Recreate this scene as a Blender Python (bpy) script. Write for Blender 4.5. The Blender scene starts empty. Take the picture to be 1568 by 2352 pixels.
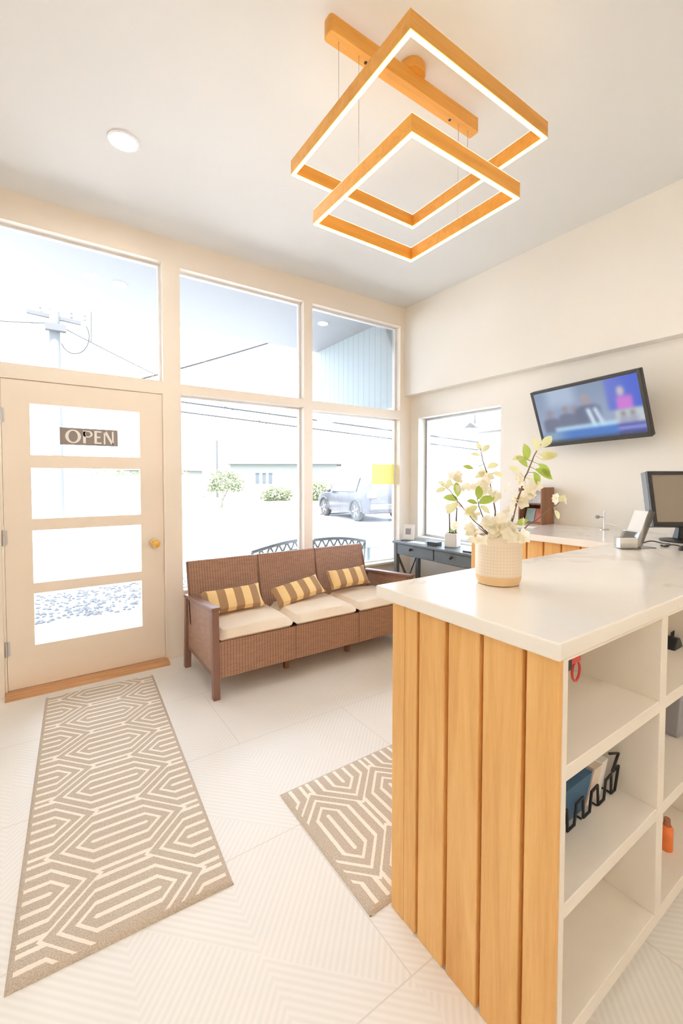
import bpy, bmesh, math, random
from mathutils import Vector, Matrix
R = math.radians
random.seed(7)
sc = bpy.context.scene
col = sc.collection

# ---------------------------------------------------------------- camera
PITCH, YAW, ROLL = R(-1.98), R(34.43), R(0.06)
cam_d = bpy.data.cameras.new('camera'); cam = bpy.data.objects.new('camera', cam_d); col.objects.link(cam)
F = Vector((math.sin(YAW)*math.cos(PITCH), math.cos(YAW)*math.cos(PITCH), math.sin(PITCH)))
R0 = Vector((math.cos(YAW), -math.sin(YAW), 0)); U0 = R0.cross(F)
RR = R0*math.cos(ROLL)+U0*math.sin(ROLL); UU = -R0*math.sin(ROLL)+U0*math.cos(ROLL)
m = Matrix((RR, UU, -F)).transposed().to_4x4(); m.translation = Vector((0, 0, 1.40))
cam.matrix_world = m
cam_d.sensor_fit = 'HORIZONTAL'; cam_d.sensor_width = 36.0
cam_d.lens = 999.0/1568*36.0
cam_d.shift_y = -42.5/1568
cam_d.clip_start = 0.02; cam_d.clip_end = 300
sc.camera = cam

# ---------------------------------------------------------------- light and view
SKY = 2.6
w = bpy.data.worlds.new('sky'); sc.world = w; w.use_nodes = True
bgn = w.node_tree.nodes['Background']
bgn.inputs['Color'].default_value = (0.90, 0.985, 1.12, 1); bgn.inputs['Strength'].default_value = SKY
sc.view_settings.view_transform = 'Standard'; sc.view_settings.look = 'None'
sc.view_settings.exposure = 1.80; sc.view_settings.gamma = 1.0
sc.view_settings.use_curve_mapping = False
sun_d = bpy.data.lights.new('sun', 'SUN'); sun = bpy.data.objects.new('sun', sun_d); col.objects.link(sun)
sun_d.energy = 9.0; sun_d.angle = R(6); sun_d.color = (1.0, .96, .90)
sun.location = (0, -4, 12); sun.rotation_euler = (R(34), 0, R(-25))    # high behind the building: lights the street, never enters the room
cy = sc.cycles
cy.use_denoising = True; cy.max_bounces = 12; cy.diffuse_bounces = 8; cy.glossy_bounces = 4
cy.transparent_max_bounces = 12; cy.transmission_bounces = 6
cy.sample_clamp_indirect = 8.0; cy.caustics_reflective = False; cy.caustics_refractive = False
DOWN = 300.0      # recessed lamp by the door and the added fill lamps
LED = 2.8         # pendant strips

# ---------------------------------------------------------------- materials
def lin(c):
    c /= 255.0
    return c/12.92 if c <= 0.04045 else ((c+0.055)/1.055)**2.4
def rgb(r, g, b): return (lin(r), lin(g), lin(b), 1.0)

class NT:
    """small helper for node maths"""
    def __init__(s, name):
        s.m = bpy.data.materials.new(name); s.m.use_nodes = True
        s.t = s.m.node_tree; s.n = s.t.nodes; s.l = s.t.links
        s.bsdf = s.n['Principled BSDF']; s.out = s.n['Material Output']
    def new(s, t, **kw):
        n = s.n.new(t)
        for k, v in kw.items(): setattr(n, k, v)
        return n
    def put(s, sock, v):
        if hasattr(v, 'is_output'): s.l.new(v, sock)
        elif v is not None: sock.default_value = v
    def ma(s, op, a, b=None, c=None):
        n = s.new('ShaderNodeMath', operation=op)
        s.put(n.inputs[0], a); s.put(n.inputs[1], b); s.put(n.inputs[2], c)
        return n.outputs[0]
    def coords(s, scale=(1, 1, 1), kind='Object', rot=(0, 0, 0)):
        tc = s.new('ShaderNodeTexCoord'); mp = s.new('ShaderNodeMapping')
        mp.inputs['Scale'].default_value = scale; mp.inputs['Rotation'].default_value = rot
        s.l.new(tc.outputs[kind], mp.inputs['Vector']); return mp.outputs[0]
    def xyz(s, v):
        n = s.new('ShaderNodeSeparateXYZ'); s.l.new(v, n.inputs[0]); return n.outputs
    def noise(s, v, scale, detail=3, rough=.5, dist=0):
        n = s.new('ShaderNodeTexNoise'); s.l.new(v, n.inputs['Vector'])
        n.inputs['Scale'].default_value = scale; n.inputs['Detail'].default_value = detail
        n.inputs['Roughness'].default_value = rough; n.inputs['Distortion'].default_value = dist
        return n.outputs['Fac']
    def ramp(s, f, stops):
        n = s.new('ShaderNodeValToRGB'); s.put(n.inputs[0], f); e = n.color_ramp.elements
        e[0].position, e[0].color = stops[0]; e[1].position, e[1].color = stops[-1]
        for p, c in stops[1:-1]:
            x = e.new(p); x.color = c
        return n.outputs[0]
    def mix(s, f, a, b):
        n = s.new('ShaderNodeMix', data_type='RGBA'); s.put(n.inputs[0], f)
        s.put(n.inputs[6], a); s.put(n.inputs[7], b); return n.outputs[2]
    def bump(s, h, strength=.3, dist=.002):
        n = s.new('ShaderNodeBump'); n.inputs['Strength'].default_value = strength
        n.inputs['Distance'].default_value = dist; s.l.new(h, n.inputs['Height'])
        s.l.new(n.outputs[0], s.bsdf.inputs['Normal'])
    def set(s, color=None, rough=None, metal=None, spec=None):
        s.put(s.bsdf.inputs['Base Color'], color); s.put(s.bsdf.inputs['Roughness'], rough)
        s.put(s.bsdf.inputs['Metallic'], metal); s.put(s.bsdf.inputs['Specular IOR Level'], spec)
        return s.m

def plain(name, c, rough=.5, metal=0., var=.04, scale=30, spec=.5, bump=0, bscale=None):
    t = NT(name); v = t.coords()
    f = t.noise(v, scale)
    a = tuple(max(0, x*(1-var)) for x in c[:3])+(1,); b = tuple(min(1, x*(1+var)) for x in c[:3])+(1,)
    t.set(t.mix(f, a, b), rough, metal, spec)
    if bump: t.bump(t.noise(v, bscale or scale*4), bump, .001)
    return t.m

def emit(name, c, s):
    t = NT(name); e = t.new('ShaderNodeEmission'); e.inputs[0].default_value = c; e.inputs[1].default_value = s
    t.l.new(e.outputs[0], t.out.inputs[0]); return t.m

def wood(name, c1, c2, c3, axis='Z', rough=.45, scale=1.0):
    t = NT(name)
    sc_ = {'Z': (9, 9, .55), 'X': (.55, 9, 9), 'Y': (9, .55, 9)}[axis]
    v = t.coords(tuple(k*scale for k in sc_))
    n1 = t.noise(v, 2.2, 5, .6, 1.2)
    fine = t.noise(t.coords(tuple(k*scale*7 for k in sc_)), 3.0, 3, .6)
    f = t.ma('ADD', t.ma('MULTIPLY', n1, .75), t.ma('MULTIPLY', fine, .25))
    t.set(t.ramp(f, [(.30, c1), (.5, c2), (.72, c3)]), rough)
    t.bump(fine, .12, .0008); return t.m

M = {}
M['wall'] = plain('wall_paint', (.90, .86, .795, 1), .75, var=.012, scale=3, spec=.25, bump=.05, bscale=180)
M['frontwall'] = plain('front_wall_paint', (.90, .825, .73, 1), .6, var=.012, scale=3, spec=.3)
M['ceil'] = plain('ceiling_paint', (.79, .79, .775, 1), .85, var=.01, scale=2, spec=.2, bump=.05, bscale=160)
M['door'] = plain('door_paint', (.905, .81, .70, 1), .5, var=.012, scale=3, spec=.4)
M['cabinet'] = plain('white_cabinet_laminate', (.88, .83, .76, 1), .45, var=.01, scale=5, spec=.4)
M['black'] = plain('black_plastic', (.02, .02, .022, 1), .4, var=.1)
M['darkgrey'] = plain('dark_grey_plastic', (.055, .054, .052, 1), .4, var=.1)
M['grey'] = plain('grey_plastic', (.33, .33, .36, 1), .5, var=.05)
M['brass'] = plain('brass', (.83, .58, .20, 1), .25, 1.0, var=.05)
M['steel'] = plain('brushed_steel', (.6, .6, .6, 1), .3, 1.0)
M['red'] = plain('red_plastic', (.70, .06, .06, 1), .4)
M['orange'] = plain('orange_plastic', (.85, .22, .06, 1), .4)
M['blue'] = plain('blue_card', (.05, .13, .25, 1), .5)
M['paper'] = plain('white_paper', (.88, .86, .84, 1), .7, var=.02)
M['beigepaper'] = plain('cream_paper', (.80, .68, .58, 1), .7, var=.03)
M['yellow'] = None
M['white'] = plain('white_enamel', (.86, .86, .86, 1), .35, var=.01)
M['whiteceramic'] = plain('white_ceramic', (.84, .83, .82, 1), .3, var=.02)
M['desk'] = plain('blue_grey_painted_wood', (.135, .16, .175, 1), .4, var=.12, scale=14)
M['deskleg'] = plain('dark_painted_wood', (.13, .13, .13, 1), .45, var=.12, scale=14)
M['bronze'] = plain('aged_bronze', (.05, .045, .04, 1), .35, .7)
OAK = (rgb(216, 160, 92), rgb(232, 182, 112), rgb(242, 198, 130))
M['oak'] = wood('honey_oak_boards', *OAK, axis='Z')
M['amber'] = wood('amber_wood', rgb(214, 150, 62), rgb(228, 166, 74), rgb(238, 180, 90), axis='X', rough=.5)
M['threshold'] = wood('threshold_wood', rgb(182, 132, 86), rgb(200, 150, 102), rgb(214, 168, 120), axis='X')
M['rackwood'] = wood('brown_rack_wood', rgb(120, 82, 58), rgb(150, 105, 75), rgb(165, 120, 90))

def m_quartz():
    t = NT('white_quartz'); v = t.coords()
    n = t.noise(v, 1.6, 6, .6, 1.8)
    vein = t.ma('SUBTRACT', 1.0, t.ma('MULTIPLY', t.ma('ABSOLUTE', t.ma('SUBTRACT', n, .5)), 34.0))
    vein = t.ma('MAXIMUM', vein, 0.0)
    mask = t.ma('GREATER_THAN', t.noise(v, 1.1, 2), .5)
    f = t.ma('MULTIPLY', t.ma('MULTIPLY', vein, mask), .38)
    base = t.mix(t.noise(v, 9, 4), (.90, .865, .815, 1), (.94, .91, .865, 1))
    return t.set(t.mix(f, base, (.62, .55, .49, 1)), .16)
M['quartz'] = m_quartz()

def m_floor():
    t = NT('ribbed_white_tile'); x, y, z = t.xyz(t.coords())
    # grout
    dy = t.ma('PINGPONG', t.ma('ADD', y, 65.0-.858), .325)
    row = t.ma('FLOOR', t.ma('DIVIDE', t.ma('ADD', y, 65.0-.858), .65))
    off = t.ma('MULTIPLY', t.ma('MODULO', row, 2.0), .65)
    dx = t.ma('PINGPONG', t.ma('ADD', t.ma('ADD', x, 65.0-.83), off), .65)
    d = t.ma('MINIMUM', dx, dy)
    grout = t.ma('LESS_THAN', d, .0022)
    # herringbone patches of diagonal ribs
    p = t.ma('MULTIPLY', t.ma('ADD', x, y), .7071); q = t.ma('MULTIPLY', t.ma('SUBTRACT', x, y), .7071)
    cx_ = t.ma('FLOOR', t.ma('DIVIDE', t.ma('ADD', x, 65-.18), .325))
    cq = t.ma('FLOOR', t.ma('DIVIDE', t.ma('ADD', p, 46-1.165), .46))
    par = t.ma('MODULO', t.ma('ADD', cx_, cq), 2.0)
    sel = t.ma('GREATER_THAN', par, .5)
    r1 = t.ma('SINE', t.ma('MULTIPLY', p, 2*math.pi/.019)); r2 = t.ma('SINE', t.ma('MULTIPLY', q, 2*math.pi/.019))
    rib = t.ma('ADD', t.ma('MULTIPLY', r1, t.ma('SUBTRACT', 1.0, sel)), t.ma('MULTIPLY', r2, sel))
    f = t.ma('MULTIPLY_ADD', rib, .5, .5)
    base = t.mix(f, (.785, .765, .735, 1), (.835, .82, .795, 1))
    base = t.mix(grout, base, (.70, .67, .63, 1))
    t.set(base, .42, None, .4)
    h = t.ma('SUBTRACT', t.ma('MULTIPLY', f, .5), grout)
    t.bump(h, .25, .0008); return t.m
M['floor'] = m_floor()

def m_rug(w_, l_):
    t = NT('geometric_runner_weave'); u, v, z = t.xyz(t.coords())
    P, S, b = .333, .317, .094
    du = t.ma('PINGPONG', t.ma('ADD', u, 10*2*S-w_/2), S)
    dv = t.ma('PINGPONG', t.ma('ADD', v, 20*P-.107), P/2)
    DA = t.ma('ADD', dv, t.ma('MAXIMUM', t.ma('SUBTRACT', du, b), 0.0))
    DB = t.ma('ADD', t.ma('SUBTRACT', P/2, dv), t.ma('MAXIMUM', t.ma('SUBTRACT', t.ma('SUBTRACT', S, du), b), 0.0))
    D = t.ma('MINIMUM', DA, DB)
    nz = t.noise(t.coords(), 120, 2); D = t.ma('ADD', D, t.ma('MULTIPLY', t.ma('SUBTRACT', nz, .5), .004))
    line = t.ma('LESS_THAN', t.ma('PINGPONG', D, .025), .0078)
    ed = t.ma('MINIMUM', t.ma('MINIMUM', u, t.ma('SUBTRACT', w_, u)), t.ma('MINIMUM', v, t.ma('SUBTRACT', l_, v)))
    line = t.ma('MULTIPLY', line, t.ma('GREATER_THAN', ed, .016))
    fib = t.noise(t.coords((1, 1, 1)), 260, 2, .7)
    grey = t.ramp(fib, [(.3, (.44, .37, .30, 1)), (.7, (.71, .625, .53, 1))])
    cream = t.mix(fib, (.86, .79, .70, 1), (.96, .91, .83, 1))
    t.set(t.mix(line, grey, cream), .95, None, .1)
    t.bump(t.ma('ADD', t.ma('MULTIPLY', line, .7), t.ma('MULTIPLY', fib, .6)), .6, .003); return t.m

def m_wicker(name, axis_u='X'):
    t = NT(name); x, y, z = t.xyz(t.coords())
    a = x if axis_u == 'X' else y
    p = .009
    su = t.ma('SINE', t.ma('MULTIPLY', a, math.pi/(p*2.2))); sz = t.ma('SINE', t.ma('MULTIPLY', z, math.pi/p*1.0))
    wv = t.ma('ABSOLUTE', t.ma('MULTIPLY', su, sz))
    n = t.noise(t.coords((1, 1, 6)), 14, 3)
    c = t.ramp(t.ma('ADD', t.ma('MULTIPLY', wv, .55), t.ma('MULTIPLY', n, .45)),
               [(.10, rgb(116, 86, 70)), (.42, rgb(166, 130, 110)), (.8, rgb(190, 150, 128))])
    t.set(c, .5, None, .35); t.bump(wv, .5, .002); return t.m
M['wickX'] = m_wicker('brown_wicker_across', 'X'); M['wickY'] = m_wicker('brown_wicker_side', 'Y')
M['sofawood'] = plain('dark_sofa_frame', rgb(128, 92, 76), .4, var=.15, scale=20)
M['sofaleg'] = plain('sofa_leg_paint', rgb(138, 102, 88), .45, var=.12, scale=20)
M['cushion'] = plain('beige_canvas', (.85, .74, .61, 1), .9, var=.05, scale=8, spec=.1, bump=.2, bscale=400)

def m_stripe():
    t = NT('tan_brown_stripe_fabric'); x, y, z = t.xyz(t.coords())
    s = t.ma('GREATER_THAN', t.ma('PINGPONG', t.ma('ADD', x, 10*.124+.030), .062), .031)
    wv = t.noise(t.coords(), 300, 2)
    a = t.mix(wv, rgb(240, 208, 150), rgb(250, 224, 172)); b_ = t.mix(wv, rgb(164, 132, 100), rgb(184, 152, 120))
    t.set(t.mix(s, a, b_), .9, None, .1); t.bump(wv, .2, .001); return t.m
M['stripe'] = m_stripe()

def m_glass(name, tint=(1, 1, 1, 1), k=1.0):
    t = NT(name)
    tr = t.new('ShaderNodeBsdfTransparent'); tr.inputs[0].default_value = tint
    gl = t.new('ShaderNodeBsdfGlossy'); gl.inputs['Roughness'].default_value = .02
    fr = t.new('ShaderNodeFresnel'); fr.inputs[0].default_value = 1.45
    mx = t.new('ShaderNodeMixShader'); t.l.new(t.ma('MULTIPLY', fr.outputs[0], k), mx.inputs[0])
    t.l.new(tr.outputs[0], mx.inputs[1]); t.l.new(gl.outputs[0], mx.inputs[2]); t.l.new(mx.outputs[0], t.out.inputs[0])
    return t.m
M['glass'] = m_glass('window_glass', (.97, .99, 1, 1), .8)
M['acrylic'] = m_glass('clear_acrylic', (.95, .95, .94, 1), .9)

def m_leaf(name, c1, c2):
    t = NT(name); v = t.coords()
    t.set(t.mix(t.noise(v, 25, 2), c1, c2), .5, None, .3)
    tl = t.new('ShaderNodeBsdfTranslucent'); tl.inputs[0].default_value = c2
    mx = t.new('ShaderNodeMixShader'); mx.inputs[0].default_value = .4
    t.l.new(t.bsdf.outputs[0], mx.inputs[1]); t.l.new(tl.outputs[0], mx.inputs[2]); t.l.new(mx.outputs[0], t.out.inputs[0])
    return t.m
M['yellow'] = m_leaf('yellow_paper', (.90, .82, .36, 1), (.94, .88, .46, 1))
M['leaf'] = m_leaf('fresh_green_leaf', (.28, .40, .05, 1), (.52, .62, .14, 1))
M['leafpale'] = m_leaf('pale_yellow_leaf', (.66, .66, .30, 1), (.85, .82, .50, 1))
M['petal'] = m_leaf('cream_petal', (.94, .88, .72, 1), (.98, .95, .85, 1))
M['petalwhite'] = m_leaf('white_petal', (.93, .86, .78, 1), (.97, .92, .86, 1))
M['twig'] = plain('brown_twig', rgb(120, 96, 84), .7, var=.2, scale=60)
M['soil'] = plain('soil', (.08, .06, .045, 1), .9, var=.3)

def m_pot():
    t = NT('ribbed_cream_ceramic'); x, y, z = t.xyz(t.coords())
    ang = t.ma('ARCTAN2', y, x)
    r1 = t.ma('SINE', t.ma('MULTIPLY', ang, 46.0)); r2 = t.ma('SINE', t.ma('MULTIPLY', z, 2*math.pi/.0105))
    g = t.ma('GREATER_THAN', t.ma('MAXIMUM', r1, r2), .86)
    band = t.ma('MULTIPLY', t.ma('GREATER_THAN', z, .030), t.ma('LESS_THAN', z, .135))
    c = t.mix(t.ma('MULTIPLY', g, band), (.84, .735, .60, 1), (.77, .64, .485, 1))
    t.set(c, .5); t.bump(t.ma('MULTIPLY', g, band), -.5, .0015); return t.m
M['pot'] = m_pot()
M['potbase'] = plain('tan_ceramic', (.80, .56, .30, 1), .5, var=.04)

# exterior
M['asphalt'] = plain('light_asphalt', (.45, .45, .46, 1), .9, var=.06, scale=6)
M['concrete'] = plain('pale_concrete', (.72, .71, .69, 1), .85, var=.04, scale=5)
M['gravelbase'] = plain('gravel_bed_soil', (.20, .20, .21, 1), .95, var=.2, scale=40)
M['pebble'] = plain('grey_pebble', (.155, .155, .16, 1), .8, var=.45, scale=18)
M['grass'] = plain('dry_grass', (.125, .135, .085, 1), .95, var=.2, scale=2)
M['bush'] = m_leaf('pale_bush_leaf', (.12, .135, .075, 1), (.19, .21, .125, 1))
M['hedgeleaf'] = m_leaf('hedge_leaf', (.11, .13, .065, 1), (.18, .195, .11, 1))
M['trunk'] = plain('grey_bark', (.16, .14, .12, 1), .9, var=.3)
M['housewall'] = plain('white_house_render', (.27, .275, .28, 1), .8, var=.02)
M['houseroof'] = plain('pale_roof', (.135, .13, .12, 1), .8, var=.06)
M['housewin'] = plain('dark_house_glass', (.05, .06, .07, 1), .3)
M['canopy'] = plain('canopy_soffit_paint', (.215, .22, .23, 1), .8, var=.01)
def m_siding():
    t = NT('pale_blue_siding'); x, y, z = t.xyz(t.coords())
    g = t.ma('LESS_THAN', t.ma('PINGPONG', t.ma('ADD', y, 11.0), .055), .004)
    t.set(t.mix(g, (.235, .27, .28, 1), (.13, .155, .17, 1)), .7)
    t.bump(g, -.6, .01); return t.m
M['siding'] = m_siding()
M['carpaint'] = plain('grey_car_paint', (.047, .047, .058, 1), .3, .3, var=.02)
M['carglass'] = plain('car_glass', (.12, .15, .19, 1), .1)
M['tyre'] = plain('tyre_rubber', (.03, .03, .032, 1), .8)
M['rim'] = plain('alloy_rim', (.30, .30, .32, 1), .3, .6)
M['carlight'] = plain('tail_light_red', (.26, .06, .05, 1), .3)
M['pole'] = plain('weathered_pole', (.082, .084, .086, 1), .9, var=.1)
M['polearm'] = plain('grey_crossarm_wood', (.055, .055, .058, 1), .9)
M['wire'] = plain('wire_grey', (.012, .012, .013, 1), .8)
M['patio'] = plain('grey_patio_metal', (.20, .23, .25, 1), .5, var=.1)
M['whitewall'] = plain('white_boundary_wall', (.60, .60, .62, 1), .8, var=.02)
M['bluepaint'] = plain('blue_sign_paint', (.12, .22, .42, 1), .6)

# ---------------------------------------------------------------- mesh helpers
class MB:
    def __init__(s): s.v = []; s.f = []; s.mi = []; s.cur = 0
    def add(s, vs, fs):
        o = len(s.v); s.v += [tuple(v) for v in vs]
        for f in fs: s.f.append(tuple(i+o for i in f)); s.mi.append(s.cur)
        return s
    def box(s, a, b, mat=None):
        x0, y0, z0 = (min(p, q) for p, q in zip(a, b)); x1, y1, z1 = (max(p, q) for p, q in zip(a, b))
        vs = [(x0, y0, z0), (x1, y0, z0), (x1, y1, z0), (x0, y1, z0), (x0, y0, z1), (x1, y0, z1), (x1, y1, z1), (x0, y1, z1)]
        if mat is not None: vs = [mat @ Vector(v) for v in vs]
        return s.add(vs, [(0, 3, 2, 1), (4, 5, 6, 7), (0, 1, 5, 4), (1, 2, 6, 5), (2, 3, 7, 6), (3, 0, 4, 7)])
    def hexa(s, vs):
        return s.add(vs, [(0, 3, 2, 1), (4, 5, 6, 7), (0, 1, 5, 4), (1, 2, 6, 5), (2, 3, 7, 6), (3, 0, 4, 7)])
    def bar(s, p, q, w, h=None, up=(0, 0, 1)):
        h = h or w; p = Vector(p); q = Vector(q); d = (q-p).normalized(); up = Vector(up)
        if abs(d.dot(up)) > .98: up = Vector((0, 1, 0))
        a = d.cross(up).normalized(); b = a.cross(d)
        vs = []
        for c in (p, q):
            vs += [c-a*w/2-b*h/2, c+a*w/2-b*h/2, c+a*w/2+b*h/2, c-a*w/2+b*h/2]
        return s.add(vs, [(3, 2, 1, 0), (4, 5, 6, 7), (0, 1, 5, 4), (1, 2, 6, 5), (2, 3, 7, 6), (3, 0, 4, 7)])
    def tube(s, pts, r, n=8, closed=False):
        pts = [Vector(p) for p in pts]; N = len(pts); rs = r if isinstance(r, (list, tuple)) else [r]*N
        vs = []; prev = None
        for i, p in enumerate(pts):
            if closed: d = pts[(i+1) % N]-pts[i-1]
            else: d = pts[min(i+1, N-1)]-pts[max(i-1, 0)]
            d.normalize()
            if prev is None:
                a = d.orthogonal().normalized()
            else:
                a = (prev-d*prev.dot(d)).normalized()
            prev = a; b = d.cross(a)
            for k in range(n):
                t = 2*math.pi*k/n; vs.append(p+(a*math.cos(t)+b*math.sin(t))*rs[i])
        fs = []
        for i in range(N if closed else N-1):
            j = (i+1) % N
            for k in range(n): fs.append((i*n+k, i*n+(k+1) % n, j*n+(k+1) % n, j*n+k))
        if not closed: fs += [tuple(range(n-1, -1, -1)), tuple(range((N-1)*n, N*n))]
        return s.add(vs, fs)
    def lathe(s, prof, c=(0, 0, 0), n=32, mat=None):
        vs = []; N = len(prof)
        for r, z in prof:
            for k in range(n):
                t = 2*math.pi*k/n; v = Vector((r*math.cos(t), r*math.sin(t), z))
                vs.append((mat @ v if mat is not None else v)+Vector(c))
        fs = []
        for i in range(N-1):
            for k in range(n): fs.append((i*n+k, i*n+(k+1) % n, (i+1)*n+(k+1) % n, (i+1)*n+k))
        fs += [tuple(range(n-1, -1, -1)), tuple(range((N-1)*n, N*n))]
        return s.add(vs, fs)
    def prism(s, poly, ax, a, b, mat=None):
        """poly: 2D points; ax: axis of extrusion from a to b"""
        def put(p, t): return {0: (t, p[0], p[1]), 1: (p[0], t, p[1]), 2: (p[0], p[1], t)}[ax]
        n = len(poly); vs = [put(p, a) for p in poly]+[put(p, b) for p in poly]
        if mat is not None: vs = [mat @ Vector(v) for v in vs]
        fs = [tuple(range(n-1, -1, -1)), tuple(range(n, 2*n))]+[(i, (i+1) % n, n+(i+1) % n, n+i) for i in range(n)]
        return s.add(vs, fs)
    def ball(s, c, r, n=10, sq=(1, 1, 1)):
        vs = []; fs = []
        for i in range(1, n):
            ph = math.pi*i/n
            for k in range(2*n):
                t = math.pi*k/n
                vs.append((c[0]+r*sq[0]*math.sin(ph)*math.cos(t), c[1]+r*sq[1]*math.sin(ph)*math.sin(t), c[2]+r*sq[2]*math.cos(ph)))
        m_ = 2*n
        for i in range(n-2):
            for k in range(m_): fs.append((i*m_+k, (i+1)*m_+k, (i+1)*m_+(k+1) % m_, i*m_+(k+1) % m_))
        fs += [tuple(range(m_)), tuple(range((n-2)*m_+m_-1, (n-2)*m_-1, -1))]
        return s.add(vs, fs)
    def build(s, name, mats, parent=None, local=False, bevel=0, seg=2, smooth=True, sub=0):
        me = bpy.data.meshes.new(name)
        off = Vector((0, 0, 0))
        if parent is not None and not local:
            p = parent
            while p is not None: off += p.location; p = p.parent
        me.from_pydata([tuple(Vector(v)-off) for v in s.v], [], s.f)
        mats = mats if isinstance(mats, (list, tuple)) else [mats]
        for mm in mats: me.materials.append(mm)
        if len(mats) > 1: me.polygons.foreach_set('material_index', s.mi)
        bm = bmesh.new(); bm.from_mesh(me); bmesh.ops.recalc_face_normals(bm, faces=bm.faces); bm.to_mesh(me); bm.free()
        if smooth:
            me.polygons.foreach_set('use_smooth', [True]*len(me.polygons)); me.set_sharp_from_angle(angle=R(38))
        o = bpy.data.objects.new(name, me); col.objects.link(o)
        if parent is not None: o.parent = parent
        if sub:
            md = o.modifiers.new('sub', 'SUBSURF'); md.levels = sub; md.render_levels = sub
        if bevel:
            md = o.modifiers.new('bev', 'BEVEL'); md.width = bevel; md.segments = seg; md.limit_method = 'ANGLE'; md.angle_limit = R(40)
            md.harden_normals = False
        return o

def tag(o, label, cat, group=None, kind=None):
    o['label'] = label; o['category'] = cat
    if group: o['group'] = group
    if kind: o['kind'] = kind
    return o
def thing(name, label, cat, loc, group=None, rotz=0.0):
    o = bpy.data.objects.new(name, None); col.objects.link(o); o.empty_display_size = .1
    o.location = loc; o.rotation_euler = (0, 0, rotz)
    return tag(o, label, cat, group)
def struct(o, label=None, cat=None):
    o['kind'] = 'structure'
    if label: o['label'] = label; o['category'] = cat
    return o
def base_at(o, loc):
    """move a single-mesh thing's origin to its base without moving the mesh"""
    me = o.data; d = Vector(loc)
    for v in me.vertices: v.co -= d
    o.location = d; return o
def copy_tree(o, parent=None):
    c = o.copy(); col.objects.link(c)
    if parent is not None: c.parent = parent
    for ch in list(o.children): copy_tree(ch, c)
    return c

# ================================================================= STRUCTURE
YW, YO = 3.485, 3.60       # front wall inner / outer face
XU, XL, XO = 3.205, 3.30, 3.45
ZC = 3.205
XMIN, YMIN = -1.7, -2.6

o = MB().box((XMIN-.15, YMIN-.15, -.15), (XO, YO, 0)).build('floor', M['floor'], smooth=False); struct(o, 'white ribbed porcelain tile floor', 'floor')
o = MB().box((XMIN-.15, YMIN-.15, ZC), (XO, YO, ZC+.15)).build('ceiling', M['ceil'], smooth=False); struct(o, 'flat off-white ceiling above the lobby', 'ceiling')

# front wall as one mesh with its openings
openings = [(-.225, .765, 0, 2.045), (-.225, .761, 2.132, 3.02), (.888, 1.975, 2.125, 3.004), (2.064, 3.142, 2.118, 3.004),
            (.888, 1.975, .52, 2.050), (2.064, 3.142, .52, 2.032)]
def wall_with_openings(axis, lo, hi, ops, t0, t1, b):
    us = sorted({lo[0], hi[0], *[o_[0] for o_ in ops], *[o_[1] for o_ in ops]})
    zs = sorted({lo[1], hi[1], *[o_[2] for o_ in ops], *[o_[3] for o_ in ops]})
    def solid(i, j):
        if not (0 <= i < len(us)-1 and 0 <= j < len(zs)-1): return False
        u = (us[i]+us[i+1])/2; z = (zs[j]+zs[j+1])/2
        return not any(a < u < c and d < z < e for a, c, d, e in ops)
    def P(u, t, z): return (u, t, z) if axis == 'X' else (t, u, z)
    for i in range(len(us)-1):
        for j in range(len(zs)-1):
            if not solid(i, j): continue
            u0, u1, z0, z1 = us[i], us[i+1], zs[j], zs[j+1]
            for t in (t0, t1): b.add([P(u0, t, z0), P(u1, t, z0), P(u1, t, z1), P(u0, t, z1)], [(0, 1, 2, 3)])
            if not solid(i-1, j): b.add([P(u0, t0, z0), P(u0, t1, z0), P(u0, t1, z1), P(u0, t0, z1)], [(0, 1, 2, 3)])
            if not solid(i+1, j): b.add([P(u1, t0, z0), P(u1, t1, z0), P(u1, t1, z1), P(u1, t0, z1)], [(0, 1, 2, 3)])
            if not solid(i, j-1): b.add([P(u0, t0, z0), P(u1, t0, z0), P(u1, t1, z0), P(u0, t1, z0)], [(0, 1, 2, 3)])
            if not solid(i, j+1): b.add([P(u0, t0, z1), P(u1, t0, z1), P(u1, t1, z1), P(u0, t1, z1)], [(0, 1, 2, 3)])
    bm_v = {}
    vs = []; idx = []
    for v in b.v:
        k = tuple(round(c, 5) for c in v)
        if k not in bm_v: bm_v[k] = len(vs); vs.append(v)
        idx.append(bm_v[k])
    b.v = vs; b.f = [tuple(idx[i] for i in f) for f in b.f]
    return b
o = wall_with_openings('X', (XMIN, 0), (XL, ZC), openings, YW, YO, MB()).build('wall_front', M['frontwall'], smooth=False)
struct(o, 'cream front wall of posts and headers around the glazing', 'wall')
b = wall_with_openings('Y', (YMIN, 0), (YO, 2.281), [(2.36, 3.37, .78, 2.04)], XL, XO, MB())
o = b.build('wall_right', M['wall'], smooth=False); struct(o, 'cream right wall behind the television and console table', 'wall')
b = MB().box((XU, YMIN, 2.28), (XL, YW, ZC)).box((XL, YMIN, 2.281), (XO, YO, ZC))
o = b.build('wall_right_upper', M['wall'], smooth=False); struct(o, 'cream bulkhead stepping out above the television', 'wall')
o = MB().box((XMIN-.15, YMIN, 0), (XMIN, YW, ZC)).build('wall_left', M['wall'], smooth=False); struct(o, 'cream left wall of the lobby', 'wall')
o = MB().box((XMIN-.15, YMIN-.15, 0), (XO, YMIN, ZC)).build('wall_back', plain('tan_back_wall', (.80, .68, .54, 1), .8, var=.02), smooth=False); struct(o, 'tan back wall of the lobby', 'wall')
o = MB().box((XL-.012, 2.0, 0), (XL, YW, .09)).build('baseboard_right', M['wall'], bevel=.003); struct(o, 'low cream baseboard under the side window', 'baseboard')

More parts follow.
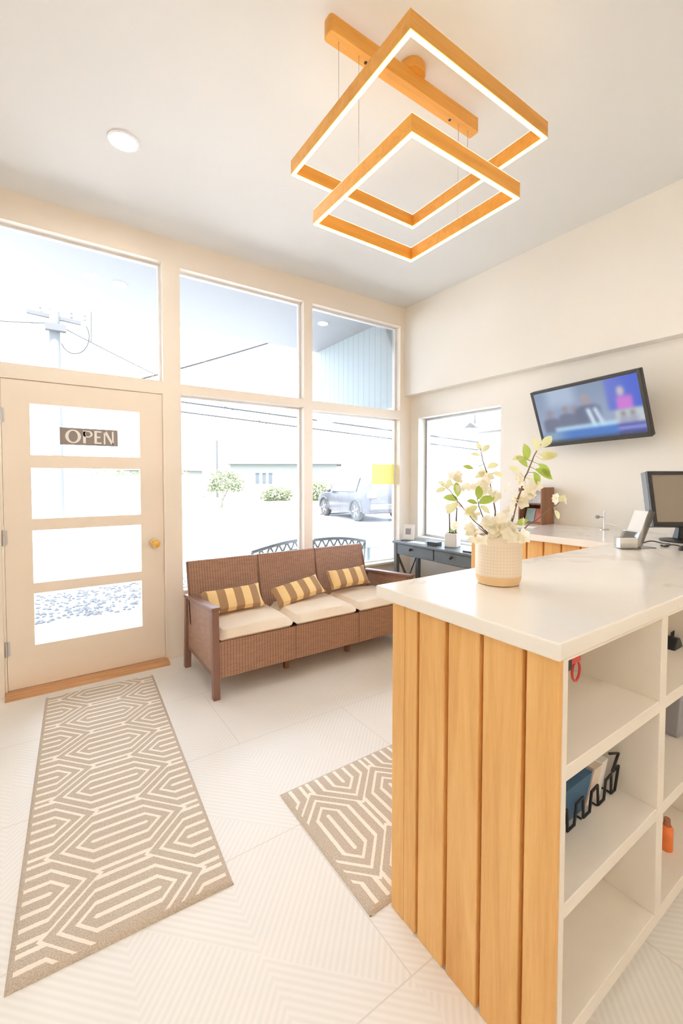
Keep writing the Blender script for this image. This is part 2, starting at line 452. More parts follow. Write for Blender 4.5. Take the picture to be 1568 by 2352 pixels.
# windows
def window(name, x0, x1, z0, z1, y, label):
    f = MB(); t = .014
    f.box((x0, y-.018, z0), (x0+t, y+.018, z1)).box((x1-t, y-.018, z0), (x1, y+.018, z1))
    f.box((x0+t, y-.018, z0), (x1-t, y+.018, z0+t)).box((x0+t, y-.018, z1-t), (x1-t, y+.018, z1))
    r = f.build(name, M['white'], smooth=False); struct(r, label, 'window')
    MB().box((x0+t, y-.003, z0+t), (x1-t, y+.003, z1-t)).build('pane', M['glass'], r, smooth=False)
    return r
names = ['clear transom window over the glazed door', 'upper window between the door and the middle post', 'upper window beside the right wall corner',
         'large lower window behind the wicker sofa', 'lower window with the yellow notice by the corner']
for i, (x0, x1, z0, z1) in enumerate(openings[1:]):
    window('window_%d' % (i+1), x0, x1, z0, z1, 3.575, names[i])
f = MB(); y0, y1, z0, z1, xx, t = 2.36, 3.37, .78, 2.04, 3.43, .022
f.box((xx-.02, y0, z0), (xx+.02, y0+t, z1)).box((xx-.02, y1-t, z0), (xx+.02, y1, z1)).box((xx-.02, y0+t, z0), (xx+.02, y1-t, z0+t)).box((xx-.02, y0+t, z1-t), (xx+.02, y1-t, z1))
r = f.build('window_6', M['steel'], smooth=False); struct(r, 'side window in the right wall behind the console table', 'window')
MB().box((xx-.003, y0+t, z0+t), (xx+.003, y1-t, z1-t)).build('pane', M['glass'], r, smooth=False)

# door jamb, threshold, door
f = MB().box((-.225, YW-.004, 0), (-.212, YO, 2.045)).box((.752, YW-.004, 0), (.765, YO, 2.045)).box((-.212, YW-.004, 2.034), (.752, YO, 2.045))
f.box((-.345, YW-.018, 0), (-.225, YW, 2.13)); 
o = f.build('trim_1', M['frontwall'], bevel=.002); struct(o, 'cream jamb around the front door', 'trim')
o = MB().prism([(3.375, 0.0), (3.395, .022), (3.60, .022), (3.60, 0)], 0, -.222, .762).build('trim_2', M['threshold'], smooth=False); struct(o, 'light brown wooden threshold under the door', 'trim')
o = MB().box((.889, YW-.03, .506), (1.974, YW+.085, .527)).box((2.065, YW-.03, .506), (3.141, YW+.085, .527)).build('trim_3', M['frontwall'], bevel=.003); struct(o, 'cream sill under the lower front windows', 'trim')
dx0, dx1, dz0, dz1, dy0, dy1 = -.210, .750, .026, 2.030, 3.487, 3.531
gx0, gx1 = -.064, .592
panes = [(1.552, 1.885), (1.132, 1.467), (.708, 1.056), (.297, .640)]
b = MB().box((dx0, dy0, dz0), (gx0, dy1, dz1)).box((gx1, dy0, dz0), (dx1, dy1, dz1))
rails = [dz0]+[z for p in reversed(panes) for z in p]+[dz1]
for k in range(0, len(rails), 2): b.box((gx0, dy0, rails[k]), (gx1, dy1, rails[k+1]))
door = b.build('door_1', M['door'], smooth=False, bevel=.0); struct(door, 'cream painted front door with four stacked glass lites', 'door')
for z0, z1 in panes: MB().box((gx0, 3.506, z0), (gx1, 3.512, z1)).build('pane', M['glass'], door, smooth=False)
k = MB().lathe([(.001, 0), (.032, 0), (.032, .008), (.014, .012), (.012, .035), (.026, .045), (.031, .06), (.027, .072), (.001, .076)], n=24, mat=Matrix.Rotation(R(90), 4, 'X'))
k.v = [(x+.682, y+dy0, z+.912) for x, y, z in k.v]; o = k.build('door_knob', M['brass'], door); o['label'] = 'round brass knob'
for z in (1.80, 1.02, .30):
    MB().tube([(-.214, dy0-.007, z-.05), (-.214, dy0-.007, z+.05)], .007, 10).box((-.2125, dy0-.003, z-.045), (-.195, dy0, z+.045)).build('hinge', M['steel'], door)
MB().box((.7495, dy0+.004, .875), (.7525, dy1-.004, .95)).build('strike_plate', M['brass'], door)

# ================================================================= EXTERIOR GROUND
G = -.15
o = MB().box((-60, 3.6, G-.2), (90, 90, G-.02)).build('ground', M['concrete'], smooth=False); struct(o, 'pale ground outside the building', 'ground')
o = MB().box((-8, 3.601, G-.02), (14, 5.55, G)).build('pavement', M['concrete'], smooth=False); struct(o, 'pale concrete walkway under the canopy', 'pavement')
o = MB().box((-60, 7.05, G-.019), (90, 15.9, G-.004)).build('road', M['asphalt'], smooth=False); struct(o, 'light grey asphalt parking area and street', 'road')
o = MB().box((-60, 15.9, G-.02), (90, 17.2, G+.03)).build('kerb', plain('kerb_stone', (.20, .20, .20, 1), .9), smooth=False); struct(o, 'pale kerb along the far side of the street', 'kerb')
o = MB().box((-60, 21.0, G-.02), (90, 70, G+.02)).build('lawn', M['grass'], smooth=False); struct(o, 'pale dry lawn in front of the white house', 'lawn')
b = MB().box((-8, 5.55, G-.019), (14, 7.05, G-.005)); 
rnd = random.Random(3)
b.cur = 1
for i in range(900):
    x = rnd.uniform(-.8, 3.4); y = rnd.uniform(5.6, 7.0); r_ = rnd.uniform(.012, .035)
    a = rnd.uniform(0, 3); ca, sa = math.cos(a)*r_, math.sin(a)*r_
    b.add([(x+ca, y+sa, G), (x-sa, y+ca, G), (x-ca, y-sa, G), (x+sa, y-ca, G), (x, y, G+r_*.7)], [(0, 1, 4), (1, 2, 4), (2, 3, 4), (3, 0, 4)])
o = b.build('gravel', [M['gravelbase'], M['pebble']], smooth=False); tag(o, 'strip of grey gravel beyond the front walkway', 'gravel', kind='stuff')
o = MB().box((-9, YO, ZC), (3.27, 5.33, ZC+.12)).box((-9, 5.33, ZC), (3.27, 5.40, ZC+.35)).build('canopy', M['canopy'], smooth=False); struct(o, 'pale canopy soffit outside the upper windows', 'canopy')
o = MB().box((3.27, YO+.001, 2.20), (3.44, 5.40, ZC+.35)).build('wall_outside', M['siding'], smooth=False); struct(o, 'pale blue board siding panel outside the corner window', 'wall')
for x, y, lb in ((.62, 4.55, 'small round light in the canopy soffit above the door'), (2.72, 4.35, 'small round light in the canopy soffit by the middle post')):
    t = thing('soffit_light', lb, 'light', (x, y, ZC), 'canopy soffit lights')
    MB().lathe([(.055, -.012), (.062, -.004), (.062, 0), (.045, 0), (.045, -.006)], (x, y, ZC), 24).build('trim_ring', M['white'], t)
    MB().lathe([(.001, -.007), (.045, -.007), (.045, -.003), (.001, -.003)], (x, y, ZC), 24).build('lens', emit('soffit_lens', (1, .97, .9, 1), 6), t)

# ================================================================= LOBBY: counter
CX, CXR, CY0, CY1, CZ = .914, 3.29, .50, 1.044, 1.008
WX, WY = 2.58, 2.08
cab = thing('reception_counter', 'white shelving reception counter with honey oak boards on its end', 'counter', (CX, CY0, 0))
def boards(axis, fixed, edges, z0, z1, parent, out):
    for (a, c) in edges:
        b = MB()
        if axis == 'Y': b.box((fixed, a, z0), (fixed+out, c, z1))
        else: b.box((a, fixed, z0), (c, fixed+out, z1))
        b.build('oak_board', M['oak'], parent, bevel=.003)
bb = MB().box((CX+.018, CY0+.003, 0), (CX+.0205, CY1-.004, CZ)); bb.build('backing_board', M['oak'], cab, smooth=False)
boards('Y', CX, [(.499, .576), (.587, .696), (.708, .811), (.824, .924), (.935, .986), (.987, 1.044)], 0, CZ, cab, .018)
# long face towards the lobby (boards run along the X direction)
es = []; x = CX+.03
while x < WX-.02:
    es.append((x, min(x+.103, WX-.003))); x += .115
boards('X', CY1-.018, es, 0, CZ, cab, .018)
MB().box((CX+.0205, CY1-.024, 0), (WX, CY1-.018, CZ)).build('backing_board', M['oak'], cab, smooth=False)
YB = .78
MB().box((.9345, CY0, 0), (.955, CY1-.024, CZ)).build('side_panel', M['cabinet'], cab, bevel=.002)
xd = [1.465, 2.020, 2.575]
for x in xd: MB().box((x, CY0, .11), (x+.043, YB, CZ)).build('divider', M['cabinet'], cab, bevel=.002)
MB().box((.955, YB, .065), (CXR, YB+.02, CZ)).build('back_panel', M['cabinet'], cab, smooth=False)
MB().box((.955, CY0+.002, .066), (CXR, YB, .11)).build('bottom_shelf', M['cabinet'], cab, bevel=.002)
MB().box((.955, CY0+.05, 0), (CXR, CY0+.07, .066)).build('kickboard', M['cabinet'], cab, smooth=False)
bays = [(.955, 1.465), (1.508, 2.02), (2.063, 2.575), (2.618, CXR)]
for a, c in bays:
    for z in (.396, .718):
        MB().box((a, CY0+.002, z), (c, YB, z+.036)).build('shelf', M['cabinet'], cab, bevel=.002)
MB().box((.955, CY0+.001, CZ-.012), (CXR, YB, CZ)).build('top_rail', M['cabinet'], cab, smooth=False)
wing = thing('counter_wing', 'honey oak board counter wing against the right wall, beyond the countertop bend', 'counter', (WX, CY1, 0))
es = []; y = CY1+.03
while y < WY-.02:
    es.append((y, min(y+.103, WY))); y += .114
boards('Y', WX, es, 0, CZ, wing, .018)
MB().box((WX+.018, CY1+.006, 0), (WX+.022, WY, CZ)).build('backing_board', M['oak'], wing, smooth=False)
MB().box((WX+.022, CY1+.006, 0), (CXR, WY-.019, CZ)).build('body', M['cabinet'], wing, smooth=False)
es = []; x = WX+.03
while x < CXR-.02:
    es.append((x, min(x+.103, CXR))); x += .115
boards('X', WY-.018, es, 0, CZ, wing, .018)
poly = [(.900, .490), (CXR+.005, .490), (CXR+.005, 2.105), (2.545, 2.105), (2.545, 1.112), (.900, 1.112)]
ct = MB().prism(poly, 2, CZ, 1.048).build('countertop', M['quartz'], bevel=.004, smooth=False)
base_at(ct, (CX, CY0, CZ)); tag(ct, 'L-shaped white quartz countertop with faint veins on the reception counter', 'countertop')
CT = 1.048

# ================================================================= LOBBY: rugs
def rug(name_label, w_, l_, loc, rz, mat):
    b = MB(); nx, ny = 8, 24; h = .011; vs = []
    pr = [(0, 0), (.006, h*.8), (.014, h)]
    xs = [0, .006, .015]+[.015+(w_-.03)*k/8 for k in range(1, 8)]+[w_-.015, w_-.006, w_]
    ys = [0, .006, .015]+[.015+(l_-.03)*k/24 for k in range(1, 24)]+[l_-.015, l_-.006, l_]
    def hz(a, L): return min(1, max(0, min(a, L-a)/.015))**.5
    for y in ys:
        for x in xs:
            vs.append((x, y, .001+h*min(hz(x, w_), hz(y, l_))))
    n = len(xs); fs = [(j*n+i, j*n+i+1, (j+1)*n+i+1, (j+1)*n+i) for j in range(len(ys)-1) for i in range(n-1)]
    b.add(vs, fs)
    rim = [i for i in range(n)]+[j*n+n-1 for j in range(1, len(ys))]+[(len(ys)-1)*n+i for i in range(n-2, -1, -1)]+[j*n for j in range(len(ys)-2, 0, -1)]
    b.add([(0, 0, 0)], [])
    b.v.pop(); b.f.append(tuple(rim)); b.mi.append(0)
    o = b.build('runner_rug', mat, smooth=True); o.location = loc; o.rotation_euler = (0, 0, rz)
    tag(o, name_label, 'rug', 'geometric runner rugs'); return o
rug('beige runner rug with cream hexagon lines leading from the front door', .631, 1.861, (-.114, 1.442, 0), -R(3.14), m_rug(.631, 1.861))
# second runner: its width lies along Y; rotate so that its local length axis runs along +X
rug('beige runner rug with cream hexagon lines, partly hidden behind the counter end', .645, 1.55, (.835, 1.698, 0), -R(90.0), m_rug(.645, 1.55))

# ================================================================= LOBBY: sofa
sofa = thing('wicker_sofa', 'long brown wicker sofa under the front window', 'sofa', (.85, 2.66, 0))
SX0, SX1, SY0, SY1 = .850, 2.560, 2.660, 3.300
L_ = .044
def leg(x, y, z1, dx=0, dy=0):
    vs = []
    for (z, ox, oy) in ((0, dx, dy), (z1, 0, 0)):
        vs += [(x+ox, y+oy, z), (x+ox+L_, y+oy, z), (x+ox+L_, y+oy+L_, z), (x+ox, y+oy+L_, z)]
    MB().hexa(vs).build('leg', M['sofaleg'], sofa, bevel=.003)
leg(SX0, SY0, .575, .006, 0); leg(SX1-L_, SY0, .575, -.006, 0); leg(SX0, SY1-L_, .53, -.012, 0); leg(SX1-L_, SY1-L_, .53, .012, 0)
for x in (1.44, 1.99): MB().box((x, 2.83, 0), (x+.035, 2.865, .14)).build('leg', M['sofaleg'], sofa, bevel=.002)
for x0, s in ((SX0-.006, 1), (SX1-.054, 1)):
    vs = []
    for (z) in (0, .022):
        vs += [(x0, SY0-.012, .572+z), (x0+.06, SY0-.012, .572+z), (x0+.06, SY1, .518+z), (x0, SY1, .518+z)]
    MB().hexa(vs).build('armrest', M['sofaleg'], sofa, bevel=.004)
for x in (SX0+.012, SX1-.030):
    MB().hexa([(x, SY0+L_, .17), (x+.018, SY0+L_, .17), (x+.018, SY1-L_, .17), (x, SY1-L_, .17),
               (x, SY0+L_, .57), (x+.018, SY0+L_, .57), (x+.018, SY1-L_, .52), (x, SY1-L_, .52)]).build('arm_panel', M['wickY'], sofa, smooth=False)
    MB().box((x-.004, SY0+L_, .145), (x+.022, SY1-L_, .17)).build('bottom_rail', M['sofawood'], sofa, bevel=.003)
div = [SX0+L_, 1.443, 1.994, SX1-L_]
for i in range(3):
    MB().box((div[i]+.003, SY0+.006, .132), (div[i+1]-.003, SY0+.026, .365)).build('front_panel', M['wickX'], sofa, bevel=.004)
for x in div[1:3]: MB().box((x-.003, SY0+.008, .135), (x+.003, SY0+.02, .365)).build('panel_joint', M['sofawood'], sofa, smooth=False)
MB().box((SX0+L_, SY0+.03, .30), (SX1-L_, SY1-.06, .345)).build('seat_deck', M['wickX'], sofa, smooth=False)
bd = [.868, 1.420, 1.956, 2.475]
for i in range(3):
    x0, x1 = bd[i]+.004, bd[i+1]-.004
    b = MB(); n = 6; yb, yt = 3.165, 3.275
    vs = []
    for k in range(n+1):
        z = .345+(.785-.345)*k/n; y = yb+(yt-yb)*k/n + .012*math.sin(math.pi*k/n)
        vs += [(x0, y, z), (x1, y, z), (x1, y+.028, z), (x0, y+.028, z)]
    fs = [(0, 3, 2, 1), (n*4, n*4+1, n*4+2, n*4+3)]
    for k in range(n):
        for e in range(4): fs.append((k*4+e, k*4+(e+1) % 4, (k+1)*4+(e+1) % 4, (k+1)*4+e))
    b.add(vs, fs); b.build('back_panel', M['wickX'], sofa, bevel=.006)
for x in bd:
    MB().bar((x, 3.185, .345), (x, 3.292, .782), .012, .024, up=(0, 1, 0)).build('back_post', M['sofawood'], sofa, smooth=False)

def pad(w_, d_, h_, mat, name, nx=14, ny=10, bow=.012, seed=0):
    """soft box cushion with rounded borders, base at z = 0"""
    rr = random.Random(seed); b = MB(); vs = []; pr = []
    def prof(t): return max(0.0, 1-abs(t)**7)**.5
    top = []; bot = []
    for j in range(ny+1):
        for i in range(nx+1):
            u = -1+2*i/nx; v = -1+2*j/ny
            e = min(1.0, (max(0, 1-abs(u))/.14)), min(1.0, (max(0, 1-abs(v))/.18))
            k = (math.sin(e[0]*math.pi/2)*math.sin(e[1]*math.pi/2))**.5
            bulge = bow*(1-u*u)*(1-v*v)
            wv = .004*math.sin(3*u+seed)*math.cos(2.5*v+seed*2)
            top.append((u*w_/2, v*d_/2, h_*.5+(h_*.5)*k*.98+bulge+wv*k)); bot.append((u*w_/2, v*d_/2, h_*.5-(h_*.5)*k))
    n = nx+1
    b.add(top, [(j*n+i, j*n+i+1, (j+1)*n+i+1, (j+1)*n+i) for j in range(ny) for i in range(nx)])
    b.add(bot, [(j*n+i, (j+1)*n+i, (j+1)*n+i+1, j*n+i+1) for j in range(ny) for i in range(nx)])
    return b
cl = ['beige seat cushion at the arm end of the wicker sofa nearest the door', 'beige seat cushion in the middle of the wicker sofa', 'beige seat cushion of the wicker sofa next to the counter']
cx = [(SX0+.046, 1.442), (1.444, 1.993), (1.995, SX1-.046)]
for i in range(3):
    a, c = cx[i]
    o = pad(c-a, .50, .078, None, '', seed=i).build('seat_cushion', M['cushion'], smooth=True)
    o.location = ((a+c)/2, SY0+.25-.004, .347); tag(o, cl[i], 'cushion', 'beige seat cushions on the sofa')

def throw(label, c, w_, h_, t_, tilt, roll, yaw=0):
    b = MB(); n = 18; k = 10; top = []; bot = []
    for j in range(k+1):
        for i in range(n+1):
            u = -1+2*i/n; v = -1+2*j/k
            s_ = (max(0, 1-u**4)*max(0, 1-v**4))**.55
            pin = 1-.05*(1-abs(v))*0
            x = u*w_/2*(1-.06*(1-v*v)*(abs(u)**3)); y = v*h_/2*(1-.10*(1-u*u)*(abs(v)**3)*1.0)
            top.append((x, y, t_/2*s_)); bot.append((x, y, -t_/2*s_))
    m_ = n+1
    b.add(top, [(j*m_+i, j*m_+i+1, (j+1)*m_+i+1, (j+1)*m_+i) for j in range(k) for i in range(n)])
    b.add(bot, [(j*m_+i, (j+1)*m_+i, (j+1)*m_+i+1, j*m_+i+1) for j in range(k) for i in range(n)])
    o = b.build('throw_pillow', M['stripe'], smooth=True)
    # local x = width, local y = height, local z = towards the room (-Y)
    o.matrix_world = Matrix.Translation(c) @ Matrix.Rotation(yaw, 4, 'Z') @ Matrix.Rotation(R(90)-tilt, 4, 'X') @ Matrix.Rotation(roll, 4, 'Z')
    tag(o, label, 'pillow', 'striped pillows on the sofa')
throw('tan and brown striped pillow by the sofa arm near the door', (1.125, 3.035, .522), .455, .19, .10, R(38), R(1))
throw('tan and brown striped pillow tipped askew on the middle sofa seat', (1.655, 3.020, .512), .455, .175, .10, R(44), R(9))
throw('tan and brown striped pillow on the sofa seat beside the counter', (2.165, 3.055, .545), .415, .175, .10, R(34), R(1))

# ================================================================= LOBBY: console table
DX0, DX1, DY0, DY1, DZ = 2.86, 3.19, 2.20, 3.25, .785
desk = thing('console_table', 'dark blue-grey console table with drawers under the side window', 'table', (DX0, DY0, 0))
MB().box((DX0-.015, DY0-.01, DZ-.02), (DX1+.01, DY1+.01, DZ)).build('table_top', M['desk'], desk, bevel=.003)
MB().box((DX0+.018, DY0+.02, .655), (DX1-.01, DY1-.01, DZ-.02)).build('apron', M['desk'], desk, smooth=False)
for x in (DX0, DX1-.038):
    for y in (DY0, DY1-.04): MB().box((x, y, 0), (x+.038, y+.04, DZ-.02)).build('leg', M['deskleg'], desk, bevel=.002)
for (a, c) in ((DY0+.045, 2.715), (2.728, DY1-.045)):
    d = MB().box((DX0+.002, a, .662), (DX0+.018, c, DZ-.024)).build('drawer', M['desk'], desk, bevel=.003)
    yc = 3.01 if a > 2.6 else 2.51
    kb = MB().lathe([(.001, 0), (.008, 0), (.007, .008), (.015, .014), (.016, .022), (.001, .026)], n=16, mat=Matrix.Rotation(R(-90), 4, 'Y'))
    kb.v = [(x+DX0+.002, y+yc, z+.727) for x, y, z in kb.v]; kb.build('knob', M['bronze'], d)
for y in (DY0+.02, DY1-.02):
    MB().bar((DX0+.03, y, .13), (DX1-.03, y, .645), .018, .018).bar((DX0+.03, y+.0005, .645), (DX1-.03, y+.0005, .13), .0175, .0175).build('cross_brace', M['deskleg'], desk, smooth=False)
MB().box((DX0+.02, DY0+.02, .10), (DX1-.02, DY1-.02, .122)).build('lower_shelf', M['deskleg'], desk, bevel=.002)

# things on the console table
o = MB()
s_ = thing('display_stand', 'small white acrylic sign holder on the window end of the console table', 'stand', (2.97, 3.17, DZ))
b = MB(); mt = Matrix.Translation((2.97, 3.17, DZ)) @ Matrix.Rotation(R(-62), 4, 'Z')
b.box((-.055, -.003, 0), (.055, .003, .15), mt @ Matrix.Translation((0, .02, .008)) @ Matrix.Rotation(R(-12), 4, 'X')); b.build('card', M['paper'], s_, bevel=.001)
MB().box((-.06, -.045, 0), (.06, .05, .008), mt).build('base', M['acrylic'], s_, smooth=False)
b = MB().box((-.035, -.0045, .05), (.02, -.0035, .11), mt @ Matrix.Translation((0, .02, .008)) @ Matrix.Rotation(R(-12), 4, 'X')); b.build('print', M['grey'], s_, smooth=False)
def flat(name, label, cat, c, sx, sy, h, rz, mat, z=DZ, grp=None, bevel=.001):
    o = MB().box((-sx/2, -sy/2, 0), (sx/2, sy/2, h)).build(name, mat, bevel=bevel)
    o.location = (c[0], c[1], z); o.rotation_euler = (0, 0, rz); return tag(o, label, cat, grp)
flat('leaflet', 'pale leaflet lying on the console table nearest the window corner', 'leaflet', (2.95, 3.00), .10, .20, .004, R(6), M['paper'], grp='leaflets on the console table')
flat('leaflet', 'pale leaflet lying on the console table beside the dark box', 'leaflet', (3.02, 2.91), .10, .08, .004, R(-12), M['paper'], grp='leaflets on the console table')
flat('card_box', 'small dark grey box on the console table before the white pot', 'box', (2.955, 2.80), .09, .10, .035, R(10), M['darkgrey'])
flat('tray', 'flat dark tray on the console table next to the counter wing', 'tray', (3.0, 2.33), .20, .20, .012, R(5), M['darkgrey'])

OX, OY = 3.04, 2.66
orch = thing('potted_orchid', 'white square pot with two tall stems on the console table', 'plant', (OX, OY, DZ))
MB().prism([(-.056, -.056), (.056, -.056), (.056, .056), (-.056, .056)], 2, 0, .125, Matrix.Translation((OX, OY, DZ)) @ Matrix.Rotation(R(20), 4, 'Z')).build('pot', M['whiteceramic'], orch, bevel=.006)
MB().box((OX-.04, OY-.04, DZ+.1252), (OX+.04, OY+.04, DZ+.128)).build('soil', M['soil'], orch, smooth=False)

def leafmesh(b, p, d, up, L, W, cup=.15, n=5):
    """a pointed leaf blade with a folded midrib, from p along d"""
    d = Vector(d).normalized(); up = Vector(up); s_ = d.cross(up)
    if s_.length < 1e-4: s_ = d.orthogonal()
    s_.normalize(); nn = s_.cross(d)
    vs = []
    for i in range(n+1):
        t = i/n; w_ = W*math.sin(math.pi*min(1, t*.93+.05))**.8*.5 if i < n else 0.0006
        c = Vector(p)+d*L*t - nn*L*.12*t*t
        vs += [c-s_*w_+nn*w_*cup*2, c, c+s_*w_+nn*w_*cup*2]
    fs = []
    for i in range(n): fs += [(i*3, i*3+1, (i+1)*3+1, (i+1)*3), (i*3+1, i*3+2, (i+1)*3+2, (i+1)*3+1)]
    b.add(vs, fs)
def flower(b, p, d, r_, rr, n=5):
    d = Vector(d).normalized(); a = d.orthogonal().normalized(); c = d.cross(a)
    ph = rr.uniform(0, 6)
    for k in range(n):
        t = ph+2*math.pi*k/n; o_ = a*math.cos(t)+c*math.sin(t)
        leafmesh(b, p, o_*.9+d*.55, d, r_, r_*.85, .1, 4)
rr = random.Random(11)
for (px, py, top) in ((OX-.005, OY+.03, (OX-.01, OY+.035, 1.17)), (OX+.005, OY-.03, (OX+.01, OY-.04, 1.20))):
    p0 = Vector((px, py, DZ+.126)); p1 = Vector(top)
    pts = [p0.lerp(p1, t)+Vector((0, 0, 0)) for t in (0, .3, .6, .85, 1)]
    st = MB().tube(pts, [.008, .0075, .007, .006, .004], 8).build('stem', M['twig'], orch)
    fb = MB()
    for k in range(6):
        q = pts[3].lerp(pts[4], k/5)+Vector((rr.uniform(-.03, .03), rr.uniform(-.03, .03), rr.uniform(-.03, .02)))
        flower(fb, q, (rr.uniform(-1, -.2), rr.uniform(-1, .3), rr.uniform(-.2, .6)), .032, rr)
    fb.build('blossoms', M['petalwhite'], st)
lb = MB()
for k in range(6):
    t = 2*math.pi*k/6; leafmesh(lb, (OX, OY, DZ+.127), (math.cos(t), math.sin(t), .55), (0, 0, 1), .09, .03)
lb.build('leaves', M['leaf'], orch)

# ================================================================= COUNTER: potted blossom branches
PX, PY = 1.262, .905
plant = thing('potted_blossom', 'cream ribbed ceramic pot of blossoming leafy branches on the countertop', 'plant', (PX, PY, CT))
pot = MB().lathe([(.055, 0), (.066, .004), (.071, .018), (.0735, .034), (.0745, .06), (.0745, .115), (.073, .14), (.069, .158), (.066, .163), (.062, .162), (.063, .14), (.058, .135), (.001, .135)], (PX, PY, CT), 56).build('pot', M['pot'], plant)
MB().lathe([(.0555, .0), (.0668, .003), (.0722, .017), (.0744, .031), (.073, .0315), (.07, .018), (.05, .001)], (PX, PY, CT), 56).build('base_band', M['potbase'], pot)
MB().lathe([(.001, .1352), (.057, .1352), (.055, .14), (.001, .142)], (PX, PY, CT), 24).build('soil', M['soil'], plant)
P0 = Vector((PX, PY, CT+.14))
CR, CU, CF = RR, Vector((0, 0, 1)), Vector((F.x, F.y, 0)).normalized()
def at(r_, u_, f_=0.0): return P0+Vector((CR.x, CR.y, 0))*r_+CU*u_+CF*f_
def branch(pts, r0, leaves, blooms, seed):
    rr = random.Random(seed)
    P = [at(*p) for p in pts]
    sm = []
    for i in range(len(P)-1):
        for k in range(4):
            sm.append(P[i].lerp(P[i+1], k/4)+Vector((rr.uniform(-1, 1), rr.uniform(-1, 1), rr.uniform(-1, 1)))*.0012)
    sm.append(P[-1])
    N = len(sm)
    br = MB().tube(sm, [r0*(1-.7*i/(N-1)) for i in range(N)], 7).build('branch', M['twig'], plant)
    lb, pb, fb = MB(), MB(), MB()
    for (r_, u_, f_, dr, du, df, L, kind) in leaves:
        p = at(r_, u_, f_); d = Vector((CR.x, CR.y, 0))*dr+CU*du+CF*df
        near = min(sm, key=lambda q: (q-p).length)
        b = lb if kind == 0 else pb
        leafmesh(b, p, d, CU*.6-CF*.8, L, L*.58)
        if (near-p).length > .004: b.tube([near, p], .0011, 5)
    for (r_, u_, f_, n, sp, sz) in blooms:
        c = at(r_, u_, f_)
        for k in range(int(n*1.5)):
            q = c+Vector((rr.gauss(0, sp), rr.gauss(0, sp), rr.gauss(0, sp*.8)))
            flower(fb, q, Vector((rr.uniform(-1, 1), rr.uniform(-1, 1), rr.uniform(-.3, 1)))-CF*.5, sz*rr.uniform(.62, .95), rr)
    if lb.f: lb.build('leaves', M['leaf'], br)
    if pb.f: o = pb.build('young_leaves', M['leafpale'], br)
    if fb.f: fb.build('blossoms', M['petal'], br)
S_ = 1.5/999.0
def px(x, y): return ((x-1145)*S_, (1240-y)*S_+.02)
def L3(x, y, dx, dy, L, kind=0, f_=0.0, df=0.0):
    r_, u_ = px(x, y); return (r_, u_, f_, dx, -dy, df, L, kind)
def B3(x, y, n, sp, sz, f_=0.0):
    r_, u_ = px(x, y); return (r_, u_, f_, n, sp, sz)
def pp(x, y, f_=0.0): return (*px(x, y), f_)
branch([pp(1141, 1240), pp(1136, 1185), pp(1124, 1118), pp(1110, 1080), pp(1102, 1045)], .0034,
       [L3(1086, 1090, -1, -.3, .035, 0), L3(1118, 1088, 1, -.4, .040, 1), L3(1103, 1050, -.5, -1, .032, 1), L3(1106, 1052, .7, -.7, .034, 1), L3(1100, 1060, -1, -.2, .03, 1), L3(1130, 1100, 1, .2, .04, 1), L3(1112, 1098, -.9, .5, .036, 1)],
       [B3(1098, 1118, 3, .016, .028), B3(1128, 1150, 3, .014, .026)], 1)
branch([pp(1165, 1235, -.01), pp(1182, 1165, -.01), pp(1202, 1110, 0), pp(1225, 1060, .01), pp(1240, 1035, .01)], .0038,
       [L3(1206, 1070, -.25, -1, .056, 0, 0, -.3), L3(1206, 1085, -.8, -.9, .05, 0), L3(1226, 1092, 1, .45, .068, 0), L3(1232, 1080, 1, .9, .062, 0), L3(1222, 1098, .5, 1, .048, 0),
        L3(1230, 1050, -.3, -1, .05, 1), L3(1240, 1042, .6, -.8, .05, 1), L3(1240, 1070, 1, -.5, .055, 1), L3(1192, 1100, -1, -.6, .045, 1), L3(1212, 1112, 1, .7, .05, 1), L3(1236, 1060, 1, -.05, .06, 1), L3(1200, 1065, -1, .1, .04, 1)],
       [B3(1178, 1118, 3, .013, .028), B3(1208, 1140, 6, .017, .032), B3(1190, 1165, 4, .015, .03)], 2)
branch([pp(1132, 1240, -.03), pp(1100, 1195, -.04), pp(1090, 1165, -.04), pp(1086, 1148, -.04)], .003,
       [L3(1091, 1157, 0, -1, .046, 0, -.04), L3(1092, 1166, 1, -.45, .056, 0, -.04), L3(1088, 1166, -1, -.3, .035, 0, -.04), L3(1088, 1172, -.9, .55, .045, 1, -.04), L3(1094, 1172, .8, .5, .042, 1, -.04)],
       [B3(1075, 1200, 3, .018, .028, -.03), B3(1110, 1130, 4, .018, .030, -.02)], 3)
branch([pp(1132, 1242, .02), pp(1092, 1205, .03), pp(1062, 1170, .03), pp(1040, 1140, .03), pp(1022, 1125, .03)], .0028,
       [L3(1058, 1152, -.1, -1, .05, 0, .03), L3(1058, 1160, -1, -.2, .05, 0, .03), L3(1032, 1132, -.8, -.6, .035, 1, .03), L3(1034, 1134, .3, -1, .035, 1, .03), L3(1030, 1135, -1, .3, .035, 1, .03), L3(1056, 1168, -.7, .7, .05, 1, .03)],
       [B3(1052, 1118, 5, .018, .027, .03), B3(1070, 1135, 3, .015, .026, .03)], 4)
branch([pp(1160, 1245, 0), pp(1195, 1228, .0), pp(1235, 1205, .02), pp(1270, 1180, .03), pp(1296, 1163, .03)], .0028,
       [L3(1290, 1166, .6, -1, .03, 1, .03), L3(1280, 1185, .6, 1, .034, 1, .03)],
       [B3(1294, 1160, 2, .008, .026, .03)], 5)
branch([pp(1128, 1246, -.02), pp(1100, 1225, -.03), pp(1082, 1208, -.03)], .0024,
       [L3(1088, 1225, -1, .4, .04, 1, -.03), L3(1090, 1205, -.6, -.8, .04, 1, -.03)],
       [B3(1072, 1226, 5, .016, .03, -.03), B3(1090, 1245, 3, .014, .028, -.04)], 6)
